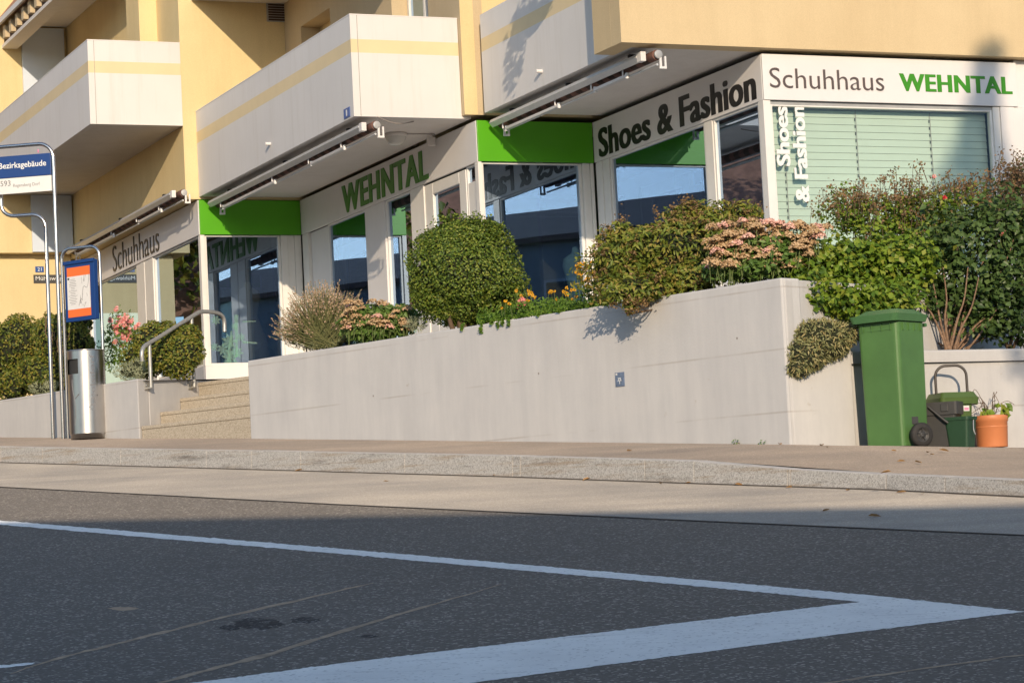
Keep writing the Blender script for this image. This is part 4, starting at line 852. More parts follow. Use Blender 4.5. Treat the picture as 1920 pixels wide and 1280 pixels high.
# olive lidded container with a hoop handle
oc = thing('compost_container', 'olive green lidded compost container with a tall dark hoop handle', 'container')
go = bywall(1790, .05); s_ = go[1]/F; zo = (838-757)*s_
oa = math.radians(-72); ox = np.array([math.cos(oa), math.sin(oa), 0]); oy = np.array([-ox[1], ox[0], 0])
mb = MB(); frustum(mb, go, ox, oy, .11, .105, .13, .125, 0, zo, 'olive', .025); mb.build('body', oc, bevel=.005)
mb = MB(); frustum(mb, go, ox, oy, .15, .172, .156, .178, zo-.012, zo+.042, 'olive', .03); frustum(mb, go, ox, oy, .15, .172, .13, .15, zo+.043, zo+.088, 'olive', .03); mb.obox(go+oy*.195+Z3*(zo+.005), oy*.012, ox*.07, Z3*.022, 'olive'); mb.build('lid', oc, bevel=.008)
ha = atY(1758, 776, go[1]-.06); hb = atY(1815, 752, go[1]-.06); zh = atY(1785, 685, go[1]-.06)[2]
mb = MB(); hoop(mb, ha[:2], hb[:2], zh, ha[2]-.06, hb[2]-.04, .09, .0115, 'black_tube'); mb.build('hoop_handle', oc)
st_ = atY(1804, 766, go[1]-.30); 
mb = MB(); c_ = go+ox*.129+oy*.062+Z3*(zo-.048); mb.obox(c_, oy*.026, ox*.0015, Z3*.022, 'paper'); mb.obox(c_+ox*.0018-Z3*.004, oy*.020, ox*.0005, Z3*.010, 'pink'); mb.build('sticker', oc)
# bucket
bk = thing('bucket', 'small dark green bucket with a wire bail, in front of the olive container', 'bucket')
gk = bywall(1804, .36)-Z3*.002; s_ = gk[1]/F; hk = (839-783)*s_
ka = math.radians(-125); kx = np.array([math.cos(ka), math.sin(ka), 0]); ky = np.array([-kx[1], kx[0], 0])
mb = MB(); frustum(mb, gk, kx, ky, .076, .085, .09, .105, 0, hk, 'bucket', .022); mb.build('body', bk, bevel=.004)
mb = MB(); frustum(mb, gk, kx, ky, .097, .112, .098, .113, hk-.022, hk+.004, 'bucket', .025); mb.build('rim', bk, bevel=.003)
mb = MB(); q_ = gk+ky*.115+Z3*(hk-.015); mb.tube(smooth([q_, q_+kx*.03-Z3*.05+ky*.01, q_+kx*.05-Z3*.10+ky*.02, q_+kx*.035-Z3*.13+ky*.025]), .0045, 'grey', 6); mb.tube([q_-ky*.01, q_+ky*.012], .014, 'bucket', 8); mb.build('bail', bk)
# flower pot
fp = thing('flower_pot', 'round terracotta coloured pot with a half dried plant by the low wall', 'plant pot')
gp = bywall(1861, .10)-Z3*.002; s_ = gp[1]/F; hp = (839-779)*s_; r0, r1 = 28*s_, 32*s_
mb = MB(); mb.lathe([(0, 0), (r0, 0), (r0+.003, .01), (r1-.006, hp-.055), (r1+.0, hp-.05), (r1+.004, hp-.008), (r1, hp), (r1-.014, hp), (r1-.016, hp-.03), (0, hp-.03)], gp, 'terra', 40); mb.lathe([(r0+(r1-r0)*.55, hp*.62), (r0+(r1-r0)*.55+.003, hp*.63), (r0+(r1-r0)*.6, hp*.66)], gp, 'terra', 40); mb.build('pot', fp)
mb = MB(); mb.lathe([(0, hp-.026), (r1-.02, hp-.028)], gp, 'soil', 20); mb.build('soil', fp)
top = gp+Z3*(hp-.02); mb = MB(); r = random.Random(5)
for k in range(16):
    a_ = r.uniform(0, 6.28); d = np.array([math.cos(a_), math.sin(a_)*.6, 0]); L_ = r.uniform(.08, .3); b0 = top+d*.05
    mb.tube(smooth([b0, b0+d*.03*r.uniform(0, 2)+Z3*L_*.6, b0+d*.09*r.uniform(.3, 1.6)+Z3*L_*r.uniform(.8, 1.05), b0+d*.17*r.uniform(.5, 1.3)+Z3*L_*r.uniform(.4, .9)]), .0024, 'twig', 5)
mb.build('dry_stem', fp)
c_ = [(top+np.array([dx, dy, dz])) for dx, dy, dz in ((.11, -.05, .05), (.13, -.04, .02), (.10, -.07, .09), (.14, -.02, .06), (.12, -.08, .03), (-.06, -.06, .03), (-.04, -.05, .05), (.0, -.08, .03), (.16, .0, .10), (.05, -.03, .1))]
leafmesh('leaf', np.array(c_*2)+RNG.normal(size=(20, 3))*.012, RNG.normal(size=(20, 3))*.4+np.array([.1, -1, .5]), .07, .055, 'rose_leaf', fp)
# ================================================================== PLANTS
def wallY(px, back=.35):                 # distance of the long wall's line at this photo column, plus a step back
    return onW(px, 640)[1]+back
def shrub(name, label, cat, bl, k, lw, mt, seed=1, amp=.14, inner=.5, cr=.7, up=.15, cmt='core', group=None, face=None):
    t = thing(name, label, cat, group); C, N = sample(bl, k, inner, seed, amp)
    n = N*.7+RNG.normal(size=N.shape)*.55+np.array([0, -.15, up])
    leafmesh('foliage', C, n, lw[0], lw[1], mt, t)
    if cr: core(bl, cmt, t, cr, seed, amp)
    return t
def stems(mb, base, tips, r0, r1, mt, wig=.06):
    for tp in tips:
        b_ = base+np.array([random.uniform(-.05, .05), random.uniform(-.04, .04), 0]); m1 = b_*.6+tp*.4+RNG.normal(size=3)*wig*np.array([1, 1, .4]); m2 = b_*.25+tp*.75+RNG.normal(size=3)*wig
        P_ = smooth([b_, m1, m2, tp]); n = len(P_); mb.tube(P_, [r0+(r1-r0)*i/(n-1) for i in range(n)], mt, 6)
def trunked(t, base, bl, n, r0=.016, r1=.004, mt='stem', name='stem'):
    tips = []
    for i in range(n): c, r = bl[i % len(bl)]; d = sphere_dirs(1)[0]; tips.append(c+d*r*.6)
    mb = MB(); stems(mb, np.asarray(base), tips, r0, r1, mt); return mb.build(name, t)
# clipped round box bush
Yb = wallY(873, .55); bl = blobs_px([(873, 508, 108, 96), (870, 450, 84, 40), (880, 560, 100, 48), (800, 545, 36, 40)], Yb, .95)
t = shrub('box_bush', 'large round clipped box bush on top of the retaining wall', 'bush', bl, 32000, (.030, .019), 'box', 3, .17, .70, .80)
ft = []
for k in range(60): a_ = random.uniform(-1, 1); ft.append(atY(873+a_*95, 408+abs(a_)**3*55+random.uniform(-9, 5), Yb-random.uniform(-.2, .3)))
c_ = np.repeat(np.array(ft), 5, 0)+RNG.normal(size=(300, 3))*np.array([.012, .012, .02]); leafmesh('foliage', c_, RNG.normal(size=(300, 3))+np.array([0, -.5, .5]), .03, .018, 'box', t)
b_ = atY(873, 600, Yb); mb = MB(); stems(mb, np.array([b_[0], Yb, 3.2]), [bl[0][0]+d for d in sphere_dirs(9)*.3], .03, .012, 'twig'); mb.build('stem', t)
# lavender
Yl = wallY(600, .42); t = thing('lavender', 'wide lavender bush with faded pinkish flower spikes at the left end of the wall', 'plant')
base = atY(615, 648, Yl); nst = 900; V = []; Fc = []; fl = []; fn = []
for k in range(nst):
    a_ = random.uniform(-1.35, 1.1); dpt = random.uniform(-.9, .6); L_ = random.uniform(.42, .66)*(1-.14*abs(a_)); el = math.cos(a_*.82)
    d = np.array([math.sin(a_*.95), dpt*.75, el*.92+.05]); d /= np.linalg.norm(d); p0 = base+np.array([random.uniform(-.16, .12), random.uniform(-.15, .15), random.uniform(-.04, .05)])
    if p0[1] < base[1]-.2: continue
    p1 = p0+d*L_+np.array([0, 0, -.05*abs(a_)]); wv = np.cross(d, np.array([0, 1, 0.])); wv /= np.linalg.norm(wv)+1e-9; wv *= .0028
    o_ = len(V); V += [p0-wv, p0+wv, p1+wv*.6, p1-wv*.6]; Fc.append((o_, o_+1, o_+2, o_+3))
    for j in range(6): fl.append(p1-d*.016*j+RNG.normal(size=3)*.005); fn.append(d)
rawmesh('stalk', np.array(V), np.array(Fc), 'lav', t)
fn = np.array(fn); leafmesh('flower_spike', fl, RNG.normal(size=fn.shape), .024, .012, 'lavf', t, .2, roll=fn)
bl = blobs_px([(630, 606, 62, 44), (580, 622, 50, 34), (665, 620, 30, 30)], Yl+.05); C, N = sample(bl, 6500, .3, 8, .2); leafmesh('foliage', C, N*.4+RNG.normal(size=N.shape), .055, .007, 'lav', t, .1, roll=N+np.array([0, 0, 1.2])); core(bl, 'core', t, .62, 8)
# sedum clumps
def sedum(label, heads, Y, leafb, pink, seed):
    t = thing('sedum', label, 'plant'); r = random.Random(seed); pos = []; nor = []; pp = []; pn = []; mb = MB()
    for (x, y, rr) in heads:
        c = atY(x, y, Y-r.uniform(-.06, .16)); R_ = rr*1.25/F*Y; tgt = (pp, pn) if r.random() < pink(x, y) else (pos, nor)
        k = int(60*(rr/9)**2)+20; rad = np.sqrt(RNG.uniform(0, 1, k))*R_; th = RNG.uniform(0, 6.28, k)
        R_ *= r.uniform(.8, 1.25); P_ = c+np.stack([rad*np.cos(th), rad*np.sin(th)*.85, R_*.62*(1-(rad/R_)**2)+RNG.normal(size=k)*R_*.10], 1); tgt[0].append(P_); tgt[1].append(np.stack([rad*np.cos(th)/R_*.7, rad*np.sin(th)/R_*.7-.35, np.full(k, .9)], 1))
        mb.tube([c-Z3*.01, c+np.array([r.uniform(-.05, .05), r.uniform(0, .08), -.16])], .004, 'stem_green', 5)
    mb.build('stem', t); n_ = lambda a: np.concatenate(a)
    if pos: leafmesh('flower_head', n_(pos), n_(nor)+RNG.normal(size=n_(nor).shape)*.35, .024, .022, 'sedum_f', t, .3)
    if pp: leafmesh('flower_head', n_(pp), n_(pn)+RNG.normal(size=n_(pn).shape)*.35, .024, .022, 'sedum_p', t, .3)
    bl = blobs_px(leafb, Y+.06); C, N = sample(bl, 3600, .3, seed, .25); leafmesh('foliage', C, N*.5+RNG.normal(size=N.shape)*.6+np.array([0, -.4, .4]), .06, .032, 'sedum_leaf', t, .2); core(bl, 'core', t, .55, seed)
    return t
r = random.Random(11); hd = []
for k in range(52): a_ = r.uniform(-1, 1); yy = r.uniform(0, 1); hd.append((706+a_*(72-14*yy), 568+yy*52+abs(a_)*10*(1-yy)+r.uniform(-5, 5), r.uniform(6, 11)))
sedum('sedum with tan orange flower heads between the lavender and the round bush', hd, wallY(706, .35), [(706, 606, 70, 34), (745, 600, 45, 30)], lambda x, y: .5 if y < 566 else .04, 5)
hd = []
for k in range(165): a_ = r.uniform(-1, 1); yy = r.uniform(0, 1)**.9; hd.append((1440+a_*(115-30*yy)+(yy*-24), 410+yy*92+abs(a_+.1)*16*(1-yy)+r.uniform(-6, 6), r.uniform(7, 13)))
sedum('large sedum with orange and pink flat flower heads above the wall corner', hd, wallY(1425, .45), [(1430, 478, 98, 44), (1400, 500, 84, 32), (1480, 490, 50, 40)], lambda x, y: .6 if (y < 426 and x > 1360) else .03, 6)
# spirea shrub hanging over the wall
Ys = wallY(1250, .5); bl = blobs_px([(1255, 470, 140, 70), (1180, 500, 88, 60), (1330, 430, 88, 52), (1285, 410, 50, 32), (1200, 545, 84, 30, -.45), (1300, 520, 80, 38, -.4), (1160, 455, 40, 40), (1185, 572, 18, 14, -.62), (1395, 402, 36, 24)], Ys, .8)
t = shrub('spirea_shrub', 'wide spirea shrub with brown spent flowers spilling over the wall top', 'shrub', bl, 14000, (.056, .022), 'spirea', 21, .42, .35, .58, .3)
pos = []; nor = []
for k in range(210):
    c, rr = bl[int(r.random()**1.4*8)]; d = sphere_dirs(1)[0]; d[1] = -abs(d[1]); cc_ = c+d*rr*r.uniform(.92, 1.12); R_ = r.uniform(.025, .055); m_ = r.randint(10, 24)
    pos.append(cc_+RNG.normal(size=(m_, 3))*R_*np.array([.6, .5, .28])); nor.append(np.tile(np.array([0, -.3, 1.]), (m_, 1))+RNG.normal(size=(m_, 3))*.5)
for (x, y) in ((1283, 378), (1290, 384), (1360, 390), (1375, 388), (1165, 408), (1230, 400), (1420, 392), (1405, 396)):
    m_ = 26; pos.append(atY(x, y, Ys)+RNG.normal(size=(m_, 3))*.03); nor.append(RNG.normal(size=(m_, 3)))
leafmesh('spent_flower', np.concatenate(pos), np.concatenate(nor), .026, .018, 'spent', t)
trunked(t, [bl[0][0][0], Ys+.1, 3.25], bl, 26, .012, .003, 'twig')
# ground cover, coneflowers and rose between the bushes
t = thing('ground_cover', 'low bright green creeping plant along the wall top under the yellow flowers', 'plant'); Cs = []; 
for k in range(3600):
    x = r.uniform(895, 1150); f = (x-895)/255; y = 606-34*f-r.uniform(-1, 1)**2*0-abs(r.gauss(0, 8)); Cs.append(atY(x, y, wallY(x, r.uniform(.02, .5))))
for x0 in (868, 903, 925, 935, 944, 955, 1012, 1050, 1105, 1140):
    L_ = r.uniform(8, 26) if x0 < 960 else r.uniform(4, 12)
    for j in range(34): f = r.random(); yt = 613-(x0-860)*.155; Cs.append(atY(x0+r.gauss(0, 1.6)-f*3, yt-6+f*L_, wallY(x0, -.02)))
Cs = np.array(Cs); leafmesh('foliage', Cs, RNG.normal(size=Cs.shape)*.6+np.array([0, -.6, .6]), .036, .018, 'cover', t)
def flowers(name, label, cat, pts, Y, mt, rad, leaf, seed, ctr=None, group=None, nleaf=500, stem=.12):
    t = thing(name, label, cat, group); mb = MB(); rr = random.Random(seed)
    for (x, y) in pts:
        P_ = []; N_ = []; c = atY(x, y, Y+rr.uniform(-.1, .1)); n = np.array([rr.uniform(-.5, .5), -1, rr.uniform(0, .8)]); n /= np.linalg.norm(n); u = np.cross(n, Z3); u /= np.linalg.norm(u); v = np.cross(u, n)
        for k in range(11): th = 2*math.pi*k/11+rr.random(); P_.append(c+(u*math.cos(th)+v*math.sin(th))*rad*rr.uniform(.3, .75)+n*rr.uniform(-.2, .3)*rad); N_.append(n+RNG.normal(size=3)*.35)
        fl_ = leafmesh('flower', P_, N_, rad*1.0, rad*.8, mt, t, .15)
        if ctr: cb_ = MB(); cb_.lathe([(rad*.28, 0), (rad*.24, rad*.3), (0, rad*.4)], c, ctr, 8, (u, v, n)); cb_.build('flower_centre', fl_)
        mb.tube(smooth([c, c+np.array([rr.uniform(-.02, .02), .02, -stem*.5]), c+np.array([rr.uniform(-.04, .04), .05, -stem])]), .003, 'stem_green', 5)
    mb.build('stem', t)
    if leaf: bl = blobs_px(leaf, Y+.03); C, N = sample(bl, nleaf, .2, seed, .2); leafmesh('foliage', C, N*.4+RNG.normal(size=N.shape)*.6+np.array([0, -.4, .4]), .05, .018, 'cover', t)
    return t
pt = [(r.gauss(1050, 16), r.gauss(553, 6)) for _ in range(13)]+[(r.gauss(990, 12), r.gauss(556, 8)) for _ in range(7)]+[(948, 565), (955, 570), (940, 577), (968, 545), (1062, 540)]
flowers('coneflower', 'low clump of golden yellow flowers at the wall top right of the round bush', 'flower', pt, wallY(1030, .45), 'yellowf', .019, [(1020, 572, 90, 13)], 4, 'wood')
pt = [(r.gauss(1108, 16), r.gauss(512, 16)) for _ in range(16)]+[(1090, 522), (1095, 495), (1110, 493), (1082, 512), (1125, 490)]
flowers('coneflower', 'taller golden coneflowers with dark centres against the white window post', 'flower', pt, wallY(1108, .7), 'yellowf', .026, [(1120, 550, 34, 36)], 9, 'wood', None, 420, .25)
flowers('rose', 'small pink rose blooms among the yellow flowers right of the round bush', 'flower', [(980, 562), (972, 575), (985, 568), (976, 566)], wallY(978, .35), 'rosef', .032, [(978, 580, 14, 8)], 12, None, None, 80)
# rose bushes on the right, rooted in the planter
def rose(label, Y, root, bl_, k, mt, lw, seed, nst, seeds=None, amp=.3, name='rose_bush', inner=.35, zr=2.66, mts='stem'):
    t = thing(name, label, 'bush'); bl = blobs_px(bl_, Y, .75); C, N = sample(bl, k, inner, seed, amp)
    # leaves gather in leaflets of five
    C = np.repeat(C, 5, 0)+RNG.normal(size=(len(C)*5, 3))*lw[0]*.75; n = np.repeat(N, 5, 0)*.4+RNG.normal(size=(len(C), 3))*.5+np.array([0, -.25, .6])
    leafmesh('foliage', C, n, lw[0], lw[1], mt, t, .22)
    rb = atY(*root, Y+.0); base = np.array([rb[0], rb[1], zr]); trunked(t, base, bl, nst//2, .012, .003, mts)
    if seeds:
        P_ = []
        tp = MB()
        for (x, y, sx_, sy_, m_) in seeds:
            for _ in range(m_):
                c = atY(x+r.gauss(0, sx_), y+r.gauss(0, sy_), Y+r.uniform(-.35, .3)); P_.append(c+RNG.normal(size=(9, 3))*.022); tp.tube([c, c+np.array([r.uniform(-.05, .05), r.uniform(-.02, .04), -.16])], .0022, 'twig', 4)
        P_ = np.concatenate(P_); leafmesh('seed_head', P_, RNG.normal(size=P_.shape), .026, .022, 'seed', t, .3); tp.build('twig', t)
    return t
Yr = lambda x, back: onq(x, 640, QW+back)[1]
rose('tall reddish brown shrub full of dry seed heads in front of the closed blinds', Yr(1700, 2.2), (1700, 600), [(1640, 405, 88, 44), (1720, 400, 84, 52), (1590, 400, 46, 40), (1790, 400, 60, 50), (1700, 460, 100, 40)], 1150, 'rose_leaf', (.045, .030), 33, 24, [(1575, 375, 18, 14, 40), (1640, 378, 30, 20, 70), (1700, 355, 26, 20, 70), (1730, 400, 30, 30, 55), (1790, 350, 24, 16, 45), (1600, 400, 34, 16, 30), (1770, 420, 40, 30, 25), (1735, 450, 16, 36, 40)], .45, 'seed_head_shrub', .3, 3.2, 'twig')
t = rose('bushy light green rose leaning over the wall corner above the cushion plant', Yr(1620, .75), (1622, 640), [(1610, 505, 118, 56), (1550, 520, 70, 40), (1680, 490, 80, 50), (1590, 560, 80, 34), (1655, 560, 60, 32), (1515, 540, 40, 28, -.25), (1570, 585, 40, 14), (1528, 548, 42, 36, -.82), (1590, 566, 62, 34, -.7), (1664, 562, 60, 38, -.45), (1545, 495, 50, 40, -.2), (1510, 505, 34, 30, -.5), (1625, 590, 40, 16, -.6)], 2000, 'rose_leaf', (.062, .046), 41, 24)
flowers('rose', 'single red rosebud standing up before the blinds', 'flower', [(1771, 370)], Yr(1771, 1.2), 'redf', .022, None, 2, None, None, 0, .3)
flowers('rose', 'pale orange red rosebud higher than the red one before the blinds', 'flower', [(1752, 331)], Yr(1752, 1.2), 'coralf', .02, None, 3, None, None, 0, .3)
t = rose('dark green rose bush with long pale stems at the far right behind the bins', Yr(1800, .7), (1776, 652), [(1830, 470, 100, 70), (1880, 420, 60, 70), (1890, 520, 80, 60), (1790, 520, 60, 50), (1850, 570, 70, 44), (1910, 600, 50, 50), (1770, 440, 50, 50), (1738, 548, 44, 30), (1862, 606, 34, 34), (1725, 590, 22, 18), (1765, 560, 40, 34, -.1), (1810, 600, 36, 26, .1), (1880, 575, 44, 36)], 1200, 'rose_dark', (.062, .046), 51, 30)
mb = MB()
for px in (((1778, 655), (1765, 610), (1757, 570), (1748, 520)), ((1782, 655), (1795, 600), (1808, 560), (1815, 500)), ((1775, 655), (1762, 620), (1745, 585), (1722, 560), (1700, 522)), ((1790, 655), (1800, 620), (1822, 575), (1835, 520)), ((1780, 655), (1772, 600), (1775, 560), (1768, 500))): mb.tube(smooth([atY(x, y, Yr(1785, .55)) for x, y in px]), [.013-.0007*i for i in range(4*(len(px)-1)+1)], 'stem', 7)
mb.build('stem', t)
mb = MB()
for px in (((1890, 655), (1880, 620), (1868, 590), (1850, 560)), ((1892, 655), (1905, 600), (1910, 540)), ((1898, 655), (1920, 610), (1940, 560))): mb.tube(smooth([atY(x, y, Yr(1890, .6)) for x, y in px]), .016, 'twig', 7)
mb.build('stem', t)
rose('brown topped rose shrub rising at the right edge beside the white window post', Yr(1900, 1.8), (1905, 640), [(1890, 390, 50, 50), (1930, 370, 50, 70), (1940, 460, 50, 80)], 420, 'rose_dark', (.05, .036), 61, 12, [(1890, 345, 16, 20, 80), (1850, 375, 20, 12, 40), (1910, 330, 14, 20, 70), (1840, 345, 14, 8, 16), (1920, 400, 24, 30, 70)], .3, 'rose_bush', .3, 3.2, 'twig')
flowers('rose', 'dusky pink rose bloom in the dark bush at the far right', 'flower', [(1877, 433), (1879, 436)], Yr(1877, .35), 'rosef', .032, None, 6, None, None, 0, .2)
# cushion plant on the pier
Yc = onq(1530, 660, QW)[1]+.05; t = thing('cushion_plant', 'grey green cushion plant spilling over the low pier beside the green bin', 'plant'); bl = blobs_px([(1535, 640, 64, 42), (1510, 668, 46, 36, -.08), (1570, 630, 42, 28), (1498, 690, 24, 18, -.16)], Yc, .8)
C, N = sample(bl, 4600, .75, 71, .12); leafmesh('foliage', C, N*.5+RNG.normal(size=N.shape)*.6, .046, .011, 'cushion', t, .2, roll=N+np.array([0, -.3, -.35])); core(bl, 'core', t, .85, 71)
# hedges on the left
Yh = lambda x, b: onw(x, 700)[1]+b
bl = blobs_px([(118, 640, 62, 60), (100, 700, 60, 50), (140, 610, 36, 30), (150, 680, 30, 50)], Yh(110, .75), .8); t = shrub('hedge_bush', 'broad box bush behind the bus stop poles, left of the litter bin', 'bush', bl, 13000, (.036, .022), 'hedge', 81, .30, .78, .84)
mb = MB(); b_ = bl[0][0]
for k in range(14): a_ = b_+np.array([random.uniform(-.15, .1), -.36, random.uniform(-.25, .1)]); mb.tube([a_, a_+np.array([random.uniform(-.08, .08), -.03, random.uniform(.08, .2)])], .004, 'stem', 5)
mb.build('bare_twig', t)
bl = blobs_px([(30, 650, 55, 60), (20, 705, 60, 44), (-40, 660, 60, 60), (64, 690, 36, 40)], Yh(30, .75), .8); shrub('hedge_bush', 'dense olive green box bush at the left edge of the photo', 'bush', bl, 11000, (.036, .022), 'hedge', 82, .30, .78, .84)
bl = blobs_px([(-130, 665, 70, 66), (-190, 680, 60, 60)], Yh(-130, .75), .8); shrub('hedge_bush', 'box bush continuing the row past the left edge', 'bush', bl, 5000, (.04, .026), 'hedge', 83, .16, .78, .84)
Yx = onch(300, 660)[1]+.35; bl = blobs_px([(295, 648, 56, 46), (330, 660, 50, 48), (280, 670, 48, 38), (352, 640, 28, 40)], Yx, .8); shrub('hedge_bush', 'rounded box bush behind the tube handrail', 'bush', bl, 11000, (.034, .022), 'hedge', 84, .26, .78, .84)
pt = [(r.gauss(215+r.random()*36, 8), r.gauss(598+36*r.random(), 8)) for _ in range(48)]
flowers('geranium', 'pink and coral geraniums blooming under the far left shop window', 'flower', pt, Yh(225, 1.6), 'coralf', .038, [(225, 630, 36, 50), (205, 660, 26, 40)], 14, None, None, 900)
for k, (x, y, rx, ry, lab) in enumerate(((80, 726, 28, 14, 'silvery low plant at the foot of the hedge behind the bus stop poles'), (245, 696, 32, 20, 'silvery low plant on the low wall top right of the litter bin'))):
    bl = blobs_px([(x, y, rx, ry), (x+12, y-6, rx*.6, ry)], Yh(x, .25), .7); t = thing('silver_plant', lab, 'plant'); C, N = sample(bl, 1100, .5, 90+k, .2); leafmesh('foliage', C, N*.4+RNG.normal(size=N.shape), .05, .008, 'silver', t, .1, roll=N+np.array([0, 0, .8])); core(bl, 'core', t, .6, 90+k)
bl = blobs_px([(782, 606, 24, 16)], wallY(782, .2), .7); t = thing('silver_plant', 'small silvery tuft on the wall top under the round bush', 'plant'); C, N = sample(bl, 420, .3, 95, .2); leafmesh('foliage', C, RNG.normal(size=N.shape), .04, .007, 'silver', t, .1, roll=N+np.array([0, 0, .8]))
bk_ = onp(1008, 38, 11.5)-np.array(SUN)/SUN.y*1.9; t = thing('hanging_basket', 'hanging plant basket beside the yellow parapet at the upper right', 'plant')
mb = MB(); mb.lathe([(0, -.20), (.10, -.18), (.15, -.05), (.16, 0), (.14, 0), (0, -.03)], bk_+Z3*.12, 'wood', 18); mb.build('basket', t)
mb = MB(); e_ = pw(11.28, lq(bk_), bk_[2]+.75); mb.tube([e_, bk_+Z3*.75, bk_+Z3*.12], .010, 'dark', 6); mb.build('bracket', t)
C, N = sample([(bk_+Z3*.22, np.array([.30, .24, .22])), (bk_-Z3*.05+np.array([-.22, 0, -.05]), np.array([.13, .12, .3])), (bk_+np.array([-.3, .1, -.3]), np.array([.06, .06, .22]))], 420, .2, 98, .4); leafmesh('foliage', C, RNG.normal(size=C.shape), .09, .06, 'cover', t)
mb = MB()
for k, (x, y) in enumerate(((1382, 634), (1010, 700), (700, 742))):
    c = onW(x, y); zd_ = np.array([*(-WIN), 0]); u_ = W3; mb = MB(); mb.lathe([(.010, .0), (.012, .0015), (.0125, .001)], c, 'wall2', 14, (u_, Z3, zd_)); mb.lathe([(0, .0008), (.0095, .0010)], c, 'seam', 14, (u_, Z3, zd_)); mb.build('tie_hole', rw)
for k, (x, lab) in enumerate(((1383, 'tiny weed in the crack at the wall foot below the spirea shrub'), (1432, 'tiny weed at the wall foot nearest the wall corner'))):
    c = onW(x, 831); c = np.array([c[0], c[1], pave_z(c[0], c[1])])-np.array([*WIN, 0])*.02; P_ = c+RNG.normal(size=(16, 3))*np.array([.02, .012, .012])+Z3*.012
    o = leafmesh('weed', P_, RNG.normal(size=(16, 3))+np.array([0, -1, .5]), .024, .010, 'cover'); tag(o, lab, 'weed', 'weeds at the wall foot')
# ================================================================== INSIDE THE WINDOWS
def dummy(label, p, q, z, mt):
    t = thing('dress_form', label, 'mannequin'); c = pw(p, q, z)
    mb = MB(); mb.lathe([(.012, .0), (.012, .55)], c, 'steel', 10); mb.lathe([(.14, 0), (.14, .015), (.02, .02)], c, 'steel', 20); mb.build('stand', t)
    mb = MB(); mb.lathe([(.30, .35), (.27, .6), (.19, .82), (.13, .98), (.16, 1.12), (.185, 1.24), (.17, 1.33), (.06, 1.40), (.045, 1.47), (0, 1.48)], c, mt, 20, (P3, Q3*.65, Z3)); mb.build('garment', t)
dummy('dress form in a pale blue garment inside the window right of the round bush', 12.86, 27.3, 3.42, 'garment')
dummy('dress form in a dark dress inside the window left of the lavender', 10.85, 34.2, 3.80, 'interior')
for q_, pp in ((27.35, 12.05), (27.35, 12.45), (27.9, 12.2)):
    mb = MB(); mb.lathe([(0, 6.05), (.045, 6.05), (.045, 5.93), (.035, 5.92), (0, 5.925)], pw(pp, q_, 0), 'lamp', 14); mb.build('ceiling_spot', B)
# frosted flower stickers on the far left display window
stk = MB()
for (x, y, s) in ((430, 640, 1.3), (418, 655, 1.), (445, 660, 1.), (432, 670, 1.4), (405, 600, .8), (402, 650, .7), (452, 632, .7), (440, 612, .6)):
    c = onq(x, y, 33.512)
    for k in range(7): th = k*.9+x; d = P3*math.cos(th)+Z3*math.sin(th); e = P3*math.sin(th)-Z3*math.cos(th); stk.add([c, c+d*.05*s+e*.02*s, c+d*.10*s, c+d*.05*s-e*.02*s], [(0, 1, 2, 3)], 'frost')
for (x0, y0, x1, y1, wd) in ((428, 690, 434, 620, .03), (455, 603, 480, 602, .012), (455, 641, 482, 643, .02), (443, 590, 444, 670, .03)):
    a_, b_ = onq(x0, y0, 33.514), onq(x1, y1, 33.514); d = (b_-a_)/np.linalg.norm(b_-a_); e = np.cross(d, Q3)*wd; stk.add([a_-e, b_-e*.5, b_+e*.5, a_+e], [(0, 1, 2, 3)], 'frost')
stk.build('window_sticker', wn1)
# ================================================================== FALLEN LEAVES
spots = [(1541, 836), (1552, 839), (1741, 849), (1748, 853), (1690, 866), (1722, 868), (1816, 843), (1661, 887), (1676, 846), (1770, 846), (1462, 834), (1385, 832), (1180, 846), (693, 824), (1052, 827), (1100, 899), (1290, 905), (1385, 909), (1690, 923), (1730, 926), (1480, 914), (330, 874), (318, 873), (560, 882), (1549, 957), (1640, 968), (724, 902), (1240, 906), (930, 891), (1590, 919)]
lf = None
for k, (x, y) in enumerate(spots):
    road_ = y > 866 and not (x > 1640 and y < 890); c = gnd(x, y, .002) if road_ else pave(x, y)+Z3*.004
    if lf is None:
        mb = MB(); a_ = .035; V_ = [(-a_, 0, 0), (-a_*.4, a_*.45, .012), (a_*.4, a_*.4, .016), (a_, 0, .006), (a_*.4, -a_*.4, .014), (-a_*.4, -a_*.45, .010), (0, 0, .002)]
        mb.add(V_, [(0, 6, 1), (1, 6, 2), (2, 6, 3), (3, 6, 4), (4, 6, 5), (5, 6, 0)], 'dry'); lf = mb.build('fallen_leaf'); o = lf
    else: o = lf.copy(); COL.objects.link(o)
    o.location = c; o.rotation_euler = (random.uniform(-.1, .2), random.uniform(-.15, .15), random.uniform(0, 6.28)); s_ = random.uniform(.55, 1.15); o.scale = (s_, s_, s_)
    tag(o, 'small dry curled tan leaf lying on the pavement or along the kerb', 'leaf', 'fallen leaves')
